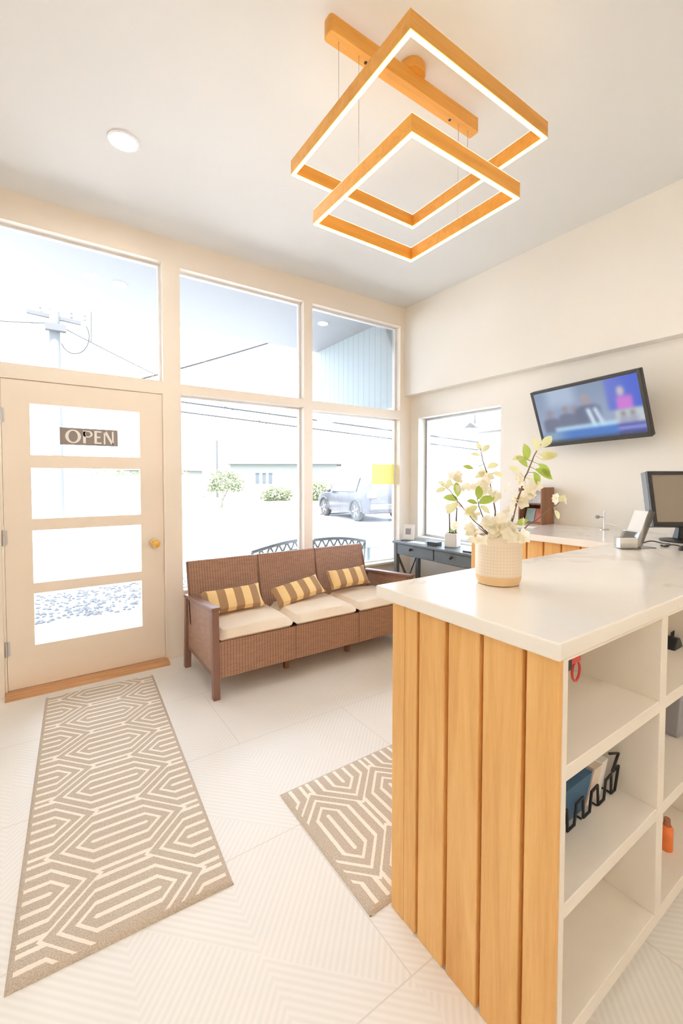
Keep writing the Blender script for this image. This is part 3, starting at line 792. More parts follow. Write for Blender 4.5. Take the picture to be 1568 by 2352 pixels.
branch([pp(1150, 1246, -.03), pp(1158, 1215, -.04), pp(1165, 1190, -.05)], .0028,
       [L3(1160, 1232, .9, .4, .045, 1, -.05), L3(1175, 1212, 1, -.5, .04, 0, -.04), L3(1150, 1225, -.8, .2, .04, 1, -.05)],
       [B3(1142, 1228, 7, .020, .036, -.045), B3(1118, 1220, 4, .018, .034, -.04), B3(1172, 1235, 4, .018, .034, -.04), B3(1160, 1195, 3, .014, .028, -.04)], 7)

# ================================================================= COUNTER: small things
# monitor
mon_c = Vector((2.81, .985, 0))
mon = thing('computer_monitor', 'black computer monitor standing at the bend of the countertop', 'monitor', (2.98, .88, CT), rotz=-YAW)
TB = Matrix.Translation((0, 0, .085)) @ Matrix.Rotation(R(-12), 4, 'X')
bz = MB(); W_, H_ = .52, .315
x0_ = -.232
bz.box((x0_, 0, 0), (x0_+W_, .045, H_), TB)
mb = bz.build('casing', plain('grey_monitor_casing', (.13, .125, .12, 1), .4), mon, local=True, bevel=.004)
fr = MB()
for a, c in (((x0_, -.012, 0), (x0_+.024, 0, H_)), ((x0_+W_-.024, -.012, 0), (x0_+W_, 0, H_)), ((x0_+.024, -.012, 0), (x0_+W_-.024, 0, .026)), ((x0_+.024, -.012, H_-.02), (x0_+W_-.024, 0, H_))): fr.box(a, c, TB)
fr.build('bezel', M['black'], mon, local=True, bevel=.002)
MB().box((x0_+.024, -.006, .026), (x0_+W_-.024, -.0005, H_-.02), TB).build('screen', plain('matte_screen', (.33, .285, .24, 1), .5, var=.02), mon, local=True, smooth=False)
MB().hexa([(-.075, .015, .012), (.03, .015, .012), (.03, .065, .012), (-.075, .065, .012), (-.06, .02, .125), (.02, .02, .125), (.02, .045, .125), (-.06, .045, .125)]).build('stand_neck', M['black'], mon, local=True, bevel=.006)
MB().lathe([(.001, 0), (.12, 0), (.125, .006), (.06, .014), (.001, .016)], (-.02, .03, 0), 32).build('stand_base', M['black'], mon, local=True)
ms = thing('computer_mouse', 'black computer mouse with a looped cable beside the monitor', 'mouse', (2.615, .80, CT))
MB().ball((2.615, .80, CT+.001), .04, 10, (1.25, .75, .62)).build('shell', M['black'], ms)
o = ms.children[0]
for v in o.data.vertices:
    if v.co.z < 0: v.co.z = 0.0
pts = [(2.64+.05*math.cos(t*.35)+t*.004, .85+.035*math.sin(t*.35)+t*.006, CT+.006+.004*math.sin(t)) for t in range(0, 26)]
MB().tube([(2.655, .805, CT+.010)]+pts, .0032, 6).build('cable', M['black'], ms)

# acrylic holders
ah = thing('card_holder', 'clear acrylic slanted leaflet holder on the countertop by the monitor', 'holder', (2.50, 1.00, CT), rotz=R(-116))
tb = Matrix.Rotation(R(-22), 4, 'X')
MB().box((-.055, 0, .004), (.055, .004, .20), tb).build('back_plate', M['acrylic'], ah, local=True, smooth=False)
MB().box((-.055, -.035, .004), (.055, -.031, .075), tb).build('front_pocket', M['acrylic'], ah, local=True, smooth=False)
MB().box((-.06, -.045, 0), (.06, .09, .004)).build('base', M['acrylic'], ah, local=True, smooth=False)
MB().box((-.048, -.014, .008), (.048, -.001, .195), tb).build('leaflets', plain('grey_leaflet_stack', (.74, .70, .65, 1), .6), ah, local=True, smooth=False)
MB().box((.0555, -.03, .01), (.0575, .006, .20), tb).build('side_edge', M['acrylic'], ah, local=True, smooth=False)
bh = thing('business_card_holder', 'low clear acrylic business card holder in front of the slanted leaflet holder', 'holder', (2.42, .985, CT), rotz=-YAW)
MB().box((-.05, -.03, 0), (.05, .03, .004)).box((-.05, -.03, .004), (.05, -.027, .03)).box((-.05, .024, .004), (.05, .03, .06)).build('tray', M['acrylic'], bh, local=True, smooth=False)
MB().box((-.044, -.012, .005), (.044, .018, .052)).build('cards', M['paper'], bh, local=True, smooth=False)

# brochure rack by the wall
RX0, RX1, RY0, RY1 = 3.12, 3.285, 1.86, 2.06
rk = thing('brochure_rack', 'brown wooden rack of leaflets standing on the counter wing by the wall', 'rack', (RX0, RY0, CT))
for y in (RY0, RY1-.012): MB().prism([(RX0, CT), (RX1, CT), (RX1, CT+.285), (RX0, CT+.285)], 1, y, y+.012).build('side_panel', M['rackwood'], rk, bevel=.002)
MB().box((RX1-.01, RY0+.012, CT), (RX1, RY1-.012, CT+.285)).build('back_panel', M['rackwood'], rk, smooth=False)
MB().box((RX0, RY0+.012, CT), (RX1-.01, RY1-.012, CT+.01)).build('shelf', M['rackwood'], rk, smooth=False)
MB().box((RX0+.03, RY0+.012, CT+.15), (RX1-.01, RY1-.012, CT+.158)).build('shelf', M['rackwood'], rk, smooth=False)
MB().box((RX0+.0, RY0+.012, CT+.275), (RX1-.01, RY1-.012, CT+.285)).build('shelf', M['white'], rk, smooth=False)
cols = [((.72, .74, .80, 1), 'pale grey leaflet in the upper slot of the brown rack'), ((.62, .22, .16, 1), 'red leaflet in the lower slot of the brown rack'), ((.40, .58, .62, 1), 'pale teal leaflet in the lower slot of the brown rack')]
for i, (c, lb) in enumerate(cols):
    z0 = CT+.16 if i == 0 else CT+.012
    y0 = RY0+.02+(.08 if i == 2 else 0); wd = .15 if i == 0 else .075
    o = MB().hexa([(RX0+.05, y0, z0), (RX0+.056, y0, z0), (RX0+.056, y0+wd, z0), (RX0+.05, y0+wd, z0), (RX0+.085, y0, z0+.105), (RX0+.091, y0, z0+.105), (RX0+.091, y0+wd, z0+.105), (RX0+.085, y0+wd, z0+.105)]).build('leaflet', plain('leaflet_%d_print' % i, c, .5, var=.25, scale=40), smooth=False)
    base_at(o, (RX0+.05, y0, z0)); tag(o, lb, 'leaflet', 'leaflets in the brown rack')
flat('leaflet', 'pale leaflet lying flat on the counter wing before the brown rack', 'leaflet', (2.86, 1.86), .10, .20, .006, R(14), M['paper'], z=CT)
# small wire stand by the wall
ws = thing('wire_stand', 'small grey wire stand on the counter wing by the wall', 'stand', (3.20, 1.45, CT))
MB().lathe([(.001, 0), (.03, 0), (.03, .004), (.001, .006)], (3.20, 1.45, CT), 20).tube([(3.20, 1.45, CT+.003), (3.20, 1.45, CT+.125)], .0035, 8).build('post', M['steel'], ws)
MB().tube([(3.20, 1.45, CT+.045), (3.20, 1.36, CT+.03)], .003, 8).build('arm', M['steel'], ws)
MB().ball((3.20, 1.495, CT+.085), .016, 8, (.5, 1, .8)).tube([(3.20, 1.45, CT+.085), (3.20, 1.49, CT+.085)], .003, 6).build('clip', M['grey'], ws)

# ================================================================= SHELF CONTENTS
SZ2, SZ1, SZ0 = .432, .754, .11
wb = thing('wire_organizer', 'black wire file organizer in the middle cubby of the counter', 'organizer', (1.0, .61, SZ2))
for y in (.605, .74):
    pts = []
    for k in range(4):
        xx = 1.08+.085*k
        pts += [(xx, y, SZ2+.004), (xx+.035, y, SZ2+.006), (xx+.045, y, SZ2+.06), (xx+.08, y, SZ2+.066)]
    pts += [(1.415, y, SZ2+.006), (1.44, y, SZ2+.006), (1.462, y, SZ2+.075), (1.42, y, SZ2+.07), (1.46, y, SZ2+.115), (1.40, y, SZ2+.135)]
    MB().tube(pts, .0042, 6).build('zigzag_wire', M['black'], wb)
for k in range(5):
    x = min(1.06+.09*k, 1.45)
    MB().tube([(x, .605, SZ2+.004), (x, .74, SZ2+.004)], .003, 6).build('cross_wire', M['black'], wb)
def sheet(name, label, cat, x, th, z1, mat, lean=.05, y0=.575, y1=.74, grp=None):
    o = MB().hexa([(x, y0, SZ2+.009), (x+th, y0, SZ2+.009), (x+th, y1, SZ2+.009), (x, y1, SZ2+.009),
                   (x+lean, y0, z1), (x+th+lean, y0, z1), (x+th+lean, y1, z1), (x+lean, y1, z1)]).build(name, mat, smooth=False)
    base_at(o, (x, y0, SZ2+.009)); tag(o, label, cat, grp)
sheet('folder', 'dark blue folder leaning in the wire organizer', 'folder', 1.085, .19, SZ2+.10, M['blue'], .05, .618, .765)
sheet('envelope', 'grey envelope in the wire organizer against the blue folder', 'envelope', 1.277, .008, SZ2+.105, M['grey'], .05, .618, .765)
sheet('envelope', 'pinkish paper envelope in the wire organizer', 'envelope', 1.289, .045, SZ2+.10, M['beigepaper'], .05, .618, .765)
sheet('envelope', 'cream paper envelope at the end of the wire organizer', 'envelope', 1.338, .035, SZ2+.105, M['paper'], .05, .618, .765)

kp = thing('key_pouch', 'black pouch with a red loop hanging in the top cubby', 'pouch', (1.17, .62, .86))
MB().box((1.10, .60, .885), (1.166, .625, .965)).build('pouch', M['black'], kp, bevel=.004)
MB().box((1.168, .607, .893), (1.225, .622, .966)).build('red_tab', M['red'], kp, bevel=.003)
MB().tube([(1.207+.020*math.cos(t*math.pi/8), .612, .868+.028*math.sin(t*math.pi/8)) for t in range(16)], .0035, 6, True).build('red_loop', M['red'], kp)
MB().box((1.11, .607, .965), (1.20, .62, .9955)).build('strap', M['black'], kp, smooth=False)
hk = MB().box((.9552, .56, .775), (.962, .60, .835)).tube([(.962, .58, .79), (.978, .58, .785), (.985, .58, .80)], .005, 8).build('wall_hook', M['white']); base_at(hk, (.9552, .58, .775)); tag(hk, 'small white adhesive hook on the side of the top cubby', 'hook')
b = MB().box((2.07, .665, SZ1), (2.10, .70, SZ1+.022))
bc = thing('binder_clip', 'black binder clip on the top shelf right of the divider', 'clip', (1.985, .65, SZ1))
MB().prism([(1.94, SZ1), (2.02, SZ1), (1.99, SZ1+.04), (1.97, SZ1+.04)], 1, .62, .67).build('clamp', M['black'], bc, bevel=.003)
MB().tube([(1.975, .645, SZ1+.038), (1.98, .645, SZ1+.055), (2.0, .645, SZ1+.058), (1.995, .645, SZ1+.038)], .003, 6).build('handle', M['black'], bc)
gb = thing('storage_bin', 'grey plastic bin with a black handle right of the divider', 'bin', (1.94, .62, SZ2))
MB().hexa([(1.93, .60, SZ2), (2.0, .60, SZ2), (2.0, .76, SZ2), (1.93, .76, SZ2), (1.905, .585, SZ2+.21), (2.012, .585, SZ2+.21), (2.012, .775, SZ2+.21), (1.905, .775, SZ2+.21)]).build('body', M['grey'], gb, bevel=.006)
MB().tube([(1.945, .583, SZ2+.185), (1.955, .565, SZ2+.165), (1.985, .565, SZ2+.165), (1.995, .583, SZ2+.185)], .006, 8).build('handle', M['black'], gb)
ob = thing('marker_bottle', 'orange bottle with a cap on the bottom shelf right of the divider', 'bottle', (1.77, .575, SZ0))
MB().lathe([(.001, 0), (.018, 0), (.019, .004), (.019, .075), (.014, .085), (.001, .086)], (1.77, .575, SZ0), 24).build('bottle', M['orange'], ob)
MB().lathe([(.001, .086), (.011, .086), (.010, .108), (.001, .11)], (1.77, .575, SZ0), 16).build('cap', plain('dull_red_cap', (.42, .16, .10, 1), .5), ob)

# ================================================================= TELEVISION
TVW, TVH = .745, .43
tv = thing('television', 'flat television showing a news broadcast, tilted on the right wall', 'television', (XL, 1.53, 1.85))
n_ = Vector((-math.cos(R(-3))*math.cos(R(21)), -math.sin(R(-3))*math.cos(R(21)), -math.sin(R(21))))
rt = n_.cross(Vector((0, 0, 1))); rt.normalize(); rt = -rt if rt.y > 0 else rt    # picture right is -Y
up_ = rt.cross(n_)*-1; up_ = up_ if up_.z > 0 else -up_
rl = R(2.0); rt2 = rt*math.cos(rl)+up_*math.sin(rl); up2 = -rt*math.sin(rl)+up_*math.cos(rl)
TM = Matrix((rt2, up2, n_)).transposed().to_4x4(); TM.translation = Vector((3.075, 1.528, 1.852))
MB().box((-TVW/2, -TVH/2, -.045), (TVW/2, TVH/2, -.004), TM).build('casing', M['black'], tv, bevel=.006)
b = MB(); e = .020
for a, c in (((-TVW/2, -TVH/2), (-TVW/2+e, TVH/2)), ((TVW/2-e, -TVH/2), (TVW/2, TVH/2)), ((-TVW/2+e, -TVH/2), (TVW/2-e, -TVH/2+.030)), ((-TVW/2+e, TVH/2-e), (TVW/2-e, TVH/2))):
    b.box((a[0], a[1], -.004), (c[0], c[1], .003), TM)
b.build('bezel', M['darkgrey'], tv, bevel=.002)
NX, NY = 112, 62
sx0, sx1, sy0, sy1 = -TVW/2+e, TVW/2-e, -TVH/2+.030, TVH/2-e
def sm(a, b_, x): t = min(1, max(0, (x-a)/(b_-a))); return t*t*(3-2*t)
def mixc(a, b_, t): return tuple(p*(1-t)+q*t for p, q in zip(a, b_))
def tvcol(u, v):
    c = mixc((150, 160, 186), (120, 136, 160), v)
    c = mixc(c, (164, 178, 200), sm(.05, .2, u)*(1-sm(.35, .5, u))*sm(.55, .8, v)*.8)
    def person(c, cx_, hz, s_, suit, skin):
        d = math.hypot((u-cx_)/(.035*s_), (v-hz)/(.085*s_)); c = mixc(c, skin, 1-sm(.8, 1.25, d))
        wv = .10*s_*min(1, max(.35, (hz-.06*s_-v)/.12+.35))
        if v < hz-.085*s_ : c = mixc(c, suit, 1-sm(wv*.85, wv*1.1, abs(u-cx_)))
        return c
    for cx_, hz, s_ in ((.13, .56, .9), (.30, .60, .85), (.40, .58, .85)): c = person(c, cx_, hz, s_, (104, 110, 132), (138, 130, 140))
    c = person(c, .52, .72, 1.25, (96, 106, 130), (150, 140, 146))
    if v < .56: c = mixc(c, (205, 222, 236), (1-sm(.014, .022, abs(u-.52-.13*(.58-v)-.0)))); c = mixc(c, (196, 212, 232), 1-sm(.014, .022, abs(u-.585-.16*(.58-v))))
    if u > .70 and v > .44:
        k = sm(.70, .73, u)*sm(.44, .47, v); c = mixc(c, mixc((96, 110, 190), (66, 92, 190), sm(.7, 1, u)), k)
        c = mixc(c, (186, 108, 192), (1-sm(.05, .085, abs(u-.86)))*(1-sm(.62, .72, v))*k)
        d = math.hypot((u-.84)/.03, (v-.76)/.08); c = mixc(c, (182, 170, 176), (1-sm(.8, 1.3, d))*k)
    if .76 < u and .20 < v < .45:
        c = mixc(c, (176, 184, 186), .9)
        for q in (.83, .91):
            d = math.hypot((u-q)/.025, (v-.37)/.05); c = mixc(c, (132, 128, 130), 1-sm(.7, 1.2, d))
            if v < .31: c = mixc(c, (150, 152, 172), 1-sm(.03, .045, abs(u-q)))
    if .16 < u < .76 and .19 < v < .28: c = mixc(c, (168, 202, 222), .85)
    if v < .20:
        c = mixc((120, 150, 176), (66, 112, 182), sm(.1, .35, u))
        if u > .76: c = (72, 80, 158) if not (.10 < v < .13) else (170, 178, 214)
        if v < .045: c = mixc(c, (58, 64, 76), .8)
    return c
vs = []; fs = []; cc = []
pic = [[tvcol(i/NX, j/NY) for i in range(NX+1)] for j in range(NY+1)]
for _ in range(3):      # the broadcast is soft and out of focus
    pic = [[tuple(sum(pic[min(NY, max(0, j+b))][min(NX, max(0, i+a))][k] for a in (-1, 0, 1) for b in (-1, 0, 1))/9 for k in range(3)) for i in range(NX+1)] for j in range(NY+1)]
for j in range(NY+1):
    for i in range(NX+1):
        u = i/NX; v = j/NY
        vs.append(TM @ Vector((sx0+(sx1-sx0)*u, sy0+(sy1-sy0)*v, -.001))); c = pic[j][i]
        cc += [lin(max(0, c[0])), lin(max(0, c[1])), lin(max(0, c[2])), 1.0]
fs = [(j*(NX+1)+i, j*(NX+1)+i+1, (j+1)*(NX+1)+i+1, (j+1)*(NX+1)+i) for j in range(NY) for i in range(NX)]
t = NT('broadcast_picture'); at_ = t.new('ShaderNodeAttribute', attribute_name='picture')
t.set((.02, .02, .02, 1), .25); t.l.new(at_.outputs['Color'], t.bsdf.inputs['Emission Color']); t.bsdf.inputs['Emission Strength'].default_value = .34
scr = MB().add(vs, fs).build('screen', t.m, tv)
at2 = scr.data.color_attributes.new('picture', 'FLOAT_COLOR', 'POINT'); at2.data.foreach_set('color', cc)
MB().box((XL-.016, 1.43, 1.72), (XL, 1.63, 1.96)).bar((XL-.01, 1.53, 1.85), TM @ Vector((0, 0, -.044)), .06, .08).build('wall_bracket', M['black'], tv, smooth=False)

# ================================================================= PENDANT LIGHT
pd = thing('pendant_light', 'amber wood pendant of two stacked square frames with glowing edges', 'light', (1.36, 1.455, ZC))
MB().lathe([(.001, 0), (.058, 0), (.060, -.004), (.060, -.036), (.057, -.040), (.001, -.040)], (1.372, 1.458, ZC), 40).build('canopy_disc', M['amber'], pd)
b = MB(); bx0, bx1, by0, by1 = .928, 1.795, 1.430, 1.485
rp = [(bx0+.014*(1-math.cos(t)), by0+.014*(1-math.sin(t))) for t in (0, R(45), R(90))]
poly = [(bx0, by0+.014), (bx0+.004, by0+.004), (bx0+.014, by0), (bx1-.006, by0), (bx1, by0+.006), (bx1, by1-.006), (bx1-.006, by1), (bx0+.014, by1), (bx0+.004, by1-.004), (bx0, by1-.014)]
b.prism(poly, 2, 3.10, 3.165); b.build('ceiling_bar', M['amber'], pd, bevel=.002)
for x in (1.12, 1.622): MB().lathe([(.001, 3.0985), (.007, 3.0985), (.007, 3.101), (.001, 3.101)], (x, 1.462, 0), 12).build('screw', M['bronze'], pd)
def sq(x0, x1, y0, y1, z, h, t_, name, ledmat):
    ww = MB(); c = [(x0, y0), (x1, y0), (x1, y1), (x0, y1)]; ci = [(x0+t_, y0+t_), (x1-t_, y0+t_), (x1-t_, y1-t_), (x0+t_, y1-t_)]
    for k in range(4):
        a, b_, c_, d_ = c[k], c[(k+1) % 4], ci[(k+1) % 4], ci[k]
        ww.hexa([(*a, z), (*b_, z), (*c_, z), (*d_, z), (*a, z+h), (*b_, z+h), (*c_, z+h), (*d_, z+h)])
    f_ = ww.build(name, M['amber'], pd, smooth=False)
    g = .002; l_ = MB()
    c = [(x0+g, y0+g), (x1-g, y0+g), (x1-g, y1-g), (x0+g, y1-g)]; ci = [(x0+t_-g, y0+t_-g), (x1-t_+g, y0+t_-g), (x1-t_+g, y1-t_+g), (x0+t_-g, y1-t_+g)]
    for k in range(4):
        a, b_, c_, d_ = c[k], c[(k+1) % 4], ci[(k+1) % 4], ci[k]
        l_.hexa([(*a, z-.006), (*b_, z-.006), (*c_, z-.006), (*d_, z-.006), (*a, z), (*b_, z), (*c_, z), (*d_, z)])
    o = l_.build('light_strip', ledmat, f_, smooth=False); o['label'] = 'glowing warm white strip along the lower edge'
    u_ = MB()
    for k in range(4):
        a, b_, c_, d_ = c[k], c[(k+1) % 4], ci[(k+1) % 4], ci[k]
        u_.hexa([(*a, z+h), (*b_, z+h), (*c_, z+h), (*d_, z+h), (*a, z+h+.003), (*b_, z+h+.003), (*c_, z+h+.003), (*d_, z+h+.003)])
    o = u_.build('upper_light_strip', ledup, f_, smooth=False); o['label'] = 'glowing strip facing the ceiling'
    return f_
ledup = emit('warm_led_uplight', (1, .80, .55, 1), LED*.5)
led = emit('warm_led_diffuser', (1, .66, .15, 1), LED)
Z1, Z2 = 2.812, 2.592
sq(.976, 1.748, 1.044, 1.842, Z1, .062, .017, 'upper_frame', led)
sq(1.065, 1.690, 1.130, 1.792, Z2, .062, .017, 'lower_frame', led)
for x, z in ((.982, Z1+.058), (1.742, Z1+.058), (1.080, Z2+.058), (1.676, Z2+.058)):
    MB().tube([(x, 1.455, z), (x, 1.455, 3.101)], .0014, 6).build('wire', M['steel'], pd)

# ================================================================= RECESSED LIGHTS, SEEN AND ADDED
def downlight(x, y, label, r_=.062):
    t = thing('recessed_light', label, 'light', (x, y, ZC), 'round recessed ceiling lights')
    MB().lathe([(r_, 0), (r_+.016, 0), (r_+.015, -.005), (r_+.002, -.008), (r_, -.004)], (x, y, ZC), 40).build('trim_ring', M['white'], t)
    MB().lathe([(.001, -.004), (r_, -.004), (r_, -.0005), (.001, -.0005)], (x, y, ZC), 40).build('lens', M['lens'], t)
M['lens'] = emit('recessed_lamp_lens', (1, .94, .85, 1), DOWN)
downlight(.389, 2.631, 'round recessed ceiling light glowing above the front door')
for x, y, lb in ((-.9, .3, 'added unseen ceiling fill light left of the lobby middle'), (-.9, -1.6, 'added unseen ceiling fill light in the rear left of the lobby'),
                 (-.1, -.9, 'added unseen ceiling fill light behind the viewer'), (.9, -2.1, 'added unseen ceiling fill light by the back wall'),
                 (2.5, -2.1, 'added unseen ceiling fill light in the rear right corner')):
    downlight(x, y, lb)  # unseen lamps added to brighten the shelves, door and front wall from behind

# ================================================================= SIGNS ON GLASS
sg = thing('open_sign', 'dark OPEN sign hanging in the top lite of the front door', 'sign', (.272, 3.49, 1.62))
MB().box((.098, 3.480, 1.626), (.446, 3.486, 1.742)).build('board', plain('grey_sign_board', (.30, .265, .25, 1), .6, var=.06), sg, smooth=False)
lt = MB(); lz0, lz1 = 1.640, 1.728; y0, y1 = 3.4775, 3.480
def ring(cx_, cz, rx, rz, tx, tz, n=28):
    vs = []
    for k in range(n):
        t = 2*math.pi*k/n; c, s_ = math.cos(t), math.sin(t)
        vs += [(cx_+rx*c, y0, cz+rz*s_), (cx_+(rx-tx)*c, y0, cz+(rz-tz)*s_), (cx_+rx*c, y1, cz+rz*s_), (cx_+(rx-tx)*c, y1, cz+(rz-tz)*s_)]
    fs = []
    for k in range(n):
        j = (k+1) % n; a, b_ = k*4, j*4
        fs += [(a, a+1, b_+1, b_), (a+2, b_+2, b_+3, a+3), (a, b_, b_+2, a+2), (a+1, a+3, b_+3, b_+1)]
    lt.add(vs, fs)
def bl(x0, x1, z0, z1): lt.box((x0, y0, z0), (x1, y1, z1))
H = lz1-lz0
ring(.174, (lz0+lz1)/2, .046, H/2+.002, .019, .008)
x = .232; bl(x, x+.016, lz0, lz1)
ring(x+.028, lz1-H*.27, .030, H*.27, .013, .008)
x = .300; bl(x, x+.015, lz0, lz1)
for z in (lz0, lz0+H*.46, lz1-.010): bl(x+.015, x+.043 if z != lz0+H*.46 else x+.036, z, z+.010)
x = .357; bl(x, x+.010, lz0-.002, lz1); bl(x+.052, x+.062, lz0, lz1+.001)
lt.prism([(x, lz1), (x+.020, lz1), (x+.062, lz0), (x+.046, lz0)], 1, y0, y1)
lt.build('lettering', M['paper'], sg, smooth=False)
MB().tube([(.15, 3.484, 1.742), (.272, 3.4875, 1.80), (.394, 3.484, 1.742)], .0012, 6).build('cord', M['steel'], sg)
MB().tube([(.272, 3.4875, 1.80), (.272, 3.5055, 1.803)], .004, 8).build('suction_cup', M['acrylic'], sg)
ysn = MB().box((2.83, 3.5665, 1.338), (3.128, 3.5685, 1.552)).build('paper_notice', M['yellow'], smooth=False); base_at(ysn, (2.83, 3.567, 1.338)); tag(ysn, 'plain yellow paper notice stuck on the corner window glass', 'notice')

# ================================================================= OUTSIDE THINGS
def patio_chair(x0, x1, label, arch):
    t = thing('patio_chair', label, 'chair', ((x0+x1)/2, 3.95, G), 'metal patio chairs outside the window')
    n = 16; pts = []
    for k in range(n+1):
        u = k/n; pts.append((x0+(x1-x0)*u, 3.76-.02*math.sin(math.pi*u), arch(u)))
    MB().tube(pts, .017, 8).build('top_rail', M['patio'], t)
    lowz = min(arch(0), arch(1))-.09
    low = [(p[0], p[1], p[2]-.085) for p in pts]
    MB().tube(low, .009, 6).build('lower_rail', M['patio'], t)
    b = MB(); k = 0
    nn = 14
    for i in range(nn):
        a = i/nn*n; c = (i+1)/nn*n
        def pt(L, q): q0 = int(min(q, n-1e-6)); fq = q-q0; A = Vector(L[q0]); B = Vector(L[min(q0+1, n)]); return A.lerp(B, fq)
        if i % 2 == 0: b.tube([pt(pts, a), pt(low, c)], .010, 6)
        else: b.tube([pt(low, a), pt(pts, c)], .010, 6)
    b.build('lattice', M['patio'], t)
    for p, q in ((pts[0], (x0, 3.80, G)), (pts[-1], (x1, 3.80, G))): MB().tube([p, (p[0], 3.79, G+.42), q], .012, 8).build('leg', M['patio'], t)
    for x in (x0+.02, x1-.02): MB().tube([(x, 4.25, G+.42), (x, 4.27, G)], .012, 8).build('leg', M['patio'], t)
    MB().box((x0, 3.80, G+.40), (x1, 4.27, G+.425)).build('seat', M['patio'], t, bevel=.005)
patio_chair(1.575, 2.19, 'grey metal patio chair outside behind the middle of the sofa', lambda u: .712+.070*math.sin(math.pi*min(1, u*.62+.02))+.012*u)
patio_chair(2.235, 2.89, 'grey metal patio chair outside beside the corner window', lambda u: .778+.012*math.sin(math.pi*u)-.062*u*u)
pt_ = thing('patio_table', 'low grey metal patio table outside beyond the corner chair', 'table', (3.25, 4.1, G))
MB().lathe([(.001, .74), (.26, .745), (.265, .75), (.26, .755), (.001, .762)], (3.25, 4.15, G), 32).build('table_top', M['patio'], pt_)
MB().tube([(3.25, 4.15, G+.02), (3.25, 4.15, G+.745)], .025, 10).lathe([(.001, 0), (.2, 0), (.2, .015), (.001, .03)], (3.25, 4.15, G), 24).build('pedestal', M['patio'], pt_)

# car (local +y forward)
hd = math.atan2(.345, 2.677)
car = thing('car', 'grey sport utility car parked on the street outside the corner window', 'car', (9.56+.86*math.cos(hd), 14.02-.86*math.sin(hd), G), rotz=-hd)
st = [(-2.30, .80, .48, .92, .98, .66), (-2.22, .90, .36, 1.02, 1.12, .72), (-2.05, .93, .30, 1.06, 1.45, .66), (-1.75, .94, .28, 1.06, 1.66, .62), (-.6, .94, .25, 1.03, 1.72, .64),
      (.35, .94, .25, 1.01, 1.68, .62), (.85, .94, .25, 1.0, 1.36, .66), (1.2, .93, .27, .99, 1.06, .76), (1.95, .91, .30, .90, .95, .72), (2.25, .80, .38, .74, .80, .58), (2.32, .70, .45, .62, .66, .5)]
b = MB(); vs = []
for (y, w_, zb, zt, zr, wr) in st:
    hp = [(w_*.92, zb), (w_, zb+.12), (w_*1.0, .70 if zt > .72 else zt*.9), (w_*.97, zt), (wr+.03, zr-.07), (wr, zr-.015), (wr*.5, zr)]
    vs += [(-x, y, z) for x, z in hp]+[(x, y, z) for x, z in reversed(hp)]
n = 14; fs = [tuple(range(n)), tuple(range(len(vs)-1, len(vs)-n-1, -1))]
for i in range(len(st)-1):
    for k in range(n): fs.append((i*n+k, i*n+(k+1) % n, (i+1)*n+(k+1) % n, (i+1)*n+k))
b.add(vs, fs); body = b.build('body', M['carpaint'], car, local=True, bevel=.02, seg=2)
for s_ in (-1, 1):
    q = MB().hexa([(s_*.925, -1.35, 1.08), (s_*.925, .55, 1.06), (s_*.935, .55, 1.06), (s_*.935, -1.35, 1.08), (s_*.70, -1.25, 1.60), (s_*.70, .10, 1.61), (s_*.715, .10, 1.61), (s_*.715, -1.25, 1.60)])
    q.build('side_window', M['carglass'], car, local=True, smooth=False)
    for y in (-1.35, 1.35):
        wl = MB().lathe([(.20, -.11), (.33, -.11), (.36, -.07), (.36, .07), (.33, .11), (.20, .11)], n=28, mat=Matrix.Rotation(R(90), 4, 'Y'))
        wl.v = [(x+s_*.84, yy+y, z+.36) for x, yy, z in wl.v]; o = wl.build('wheel', M['tyre'], car, local=True)
        rm = MB().lathe([(.001, .09), (.06, .10), (.23, .085), (.24, .06), (.24, -.06), (.001, -.06)], n=20, mat=Matrix.Rotation(R(90*s_), 4, 'Y'))
        for k in range(5):
            t_ = 2*math.pi*k/5; rm.bar((s_*.105, .05*math.cos(t_), .05*math.sin(t_)), (s_*.105, .22*math.cos(t_), .22*math.sin(t_)), .05, .02, up=(1, 0, 0))
        rm.v = [(x+s_*.84, yy+y, z+.36) for x, yy, z in rm.v]; rm.build('rim', M['rim'], o, local=True)
        if s_ < 0 or True:
            ar = MB(); pts = [(s_*.93, y+.42*math.cos(a_*math.pi/12), .36+.42*math.sin(a_*math.pi/12)) for a_ in range(13)]
            ar.tube(pts, .045, 6); ar.build('wheel_arch', M['tyre'], car, local=True)
    MB().box((s_*.62, -2.33, .86), (s_*.90, -2.10, 1.02)).build('tail_light', M['carlight'], car, local=True, bevel=.02)
    MB().ball((s_*1.02, .75, 1.08), .11, 8, (1, .6, .75)).build('mirror', M['carpaint'], car, local=True)
MB().hexa([(-.68, -2.20, 1.12), (.68, -2.20, 1.12), (.66, -2.17, 1.12), (-.66, -2.17, 1.12), (-.56, -1.86, 1.58), (.56, -1.86, 1.58), (.55, -1.82, 1.58), (-.55, -1.82, 1.58)]).build('rear_window', M['carglass'], car, local=True, smooth=False)
MB().box((-.86, -2.36, .46), (.86, -2.18, .66)).build('bumper', M['darkgrey'], car, local=True, bevel=.03)

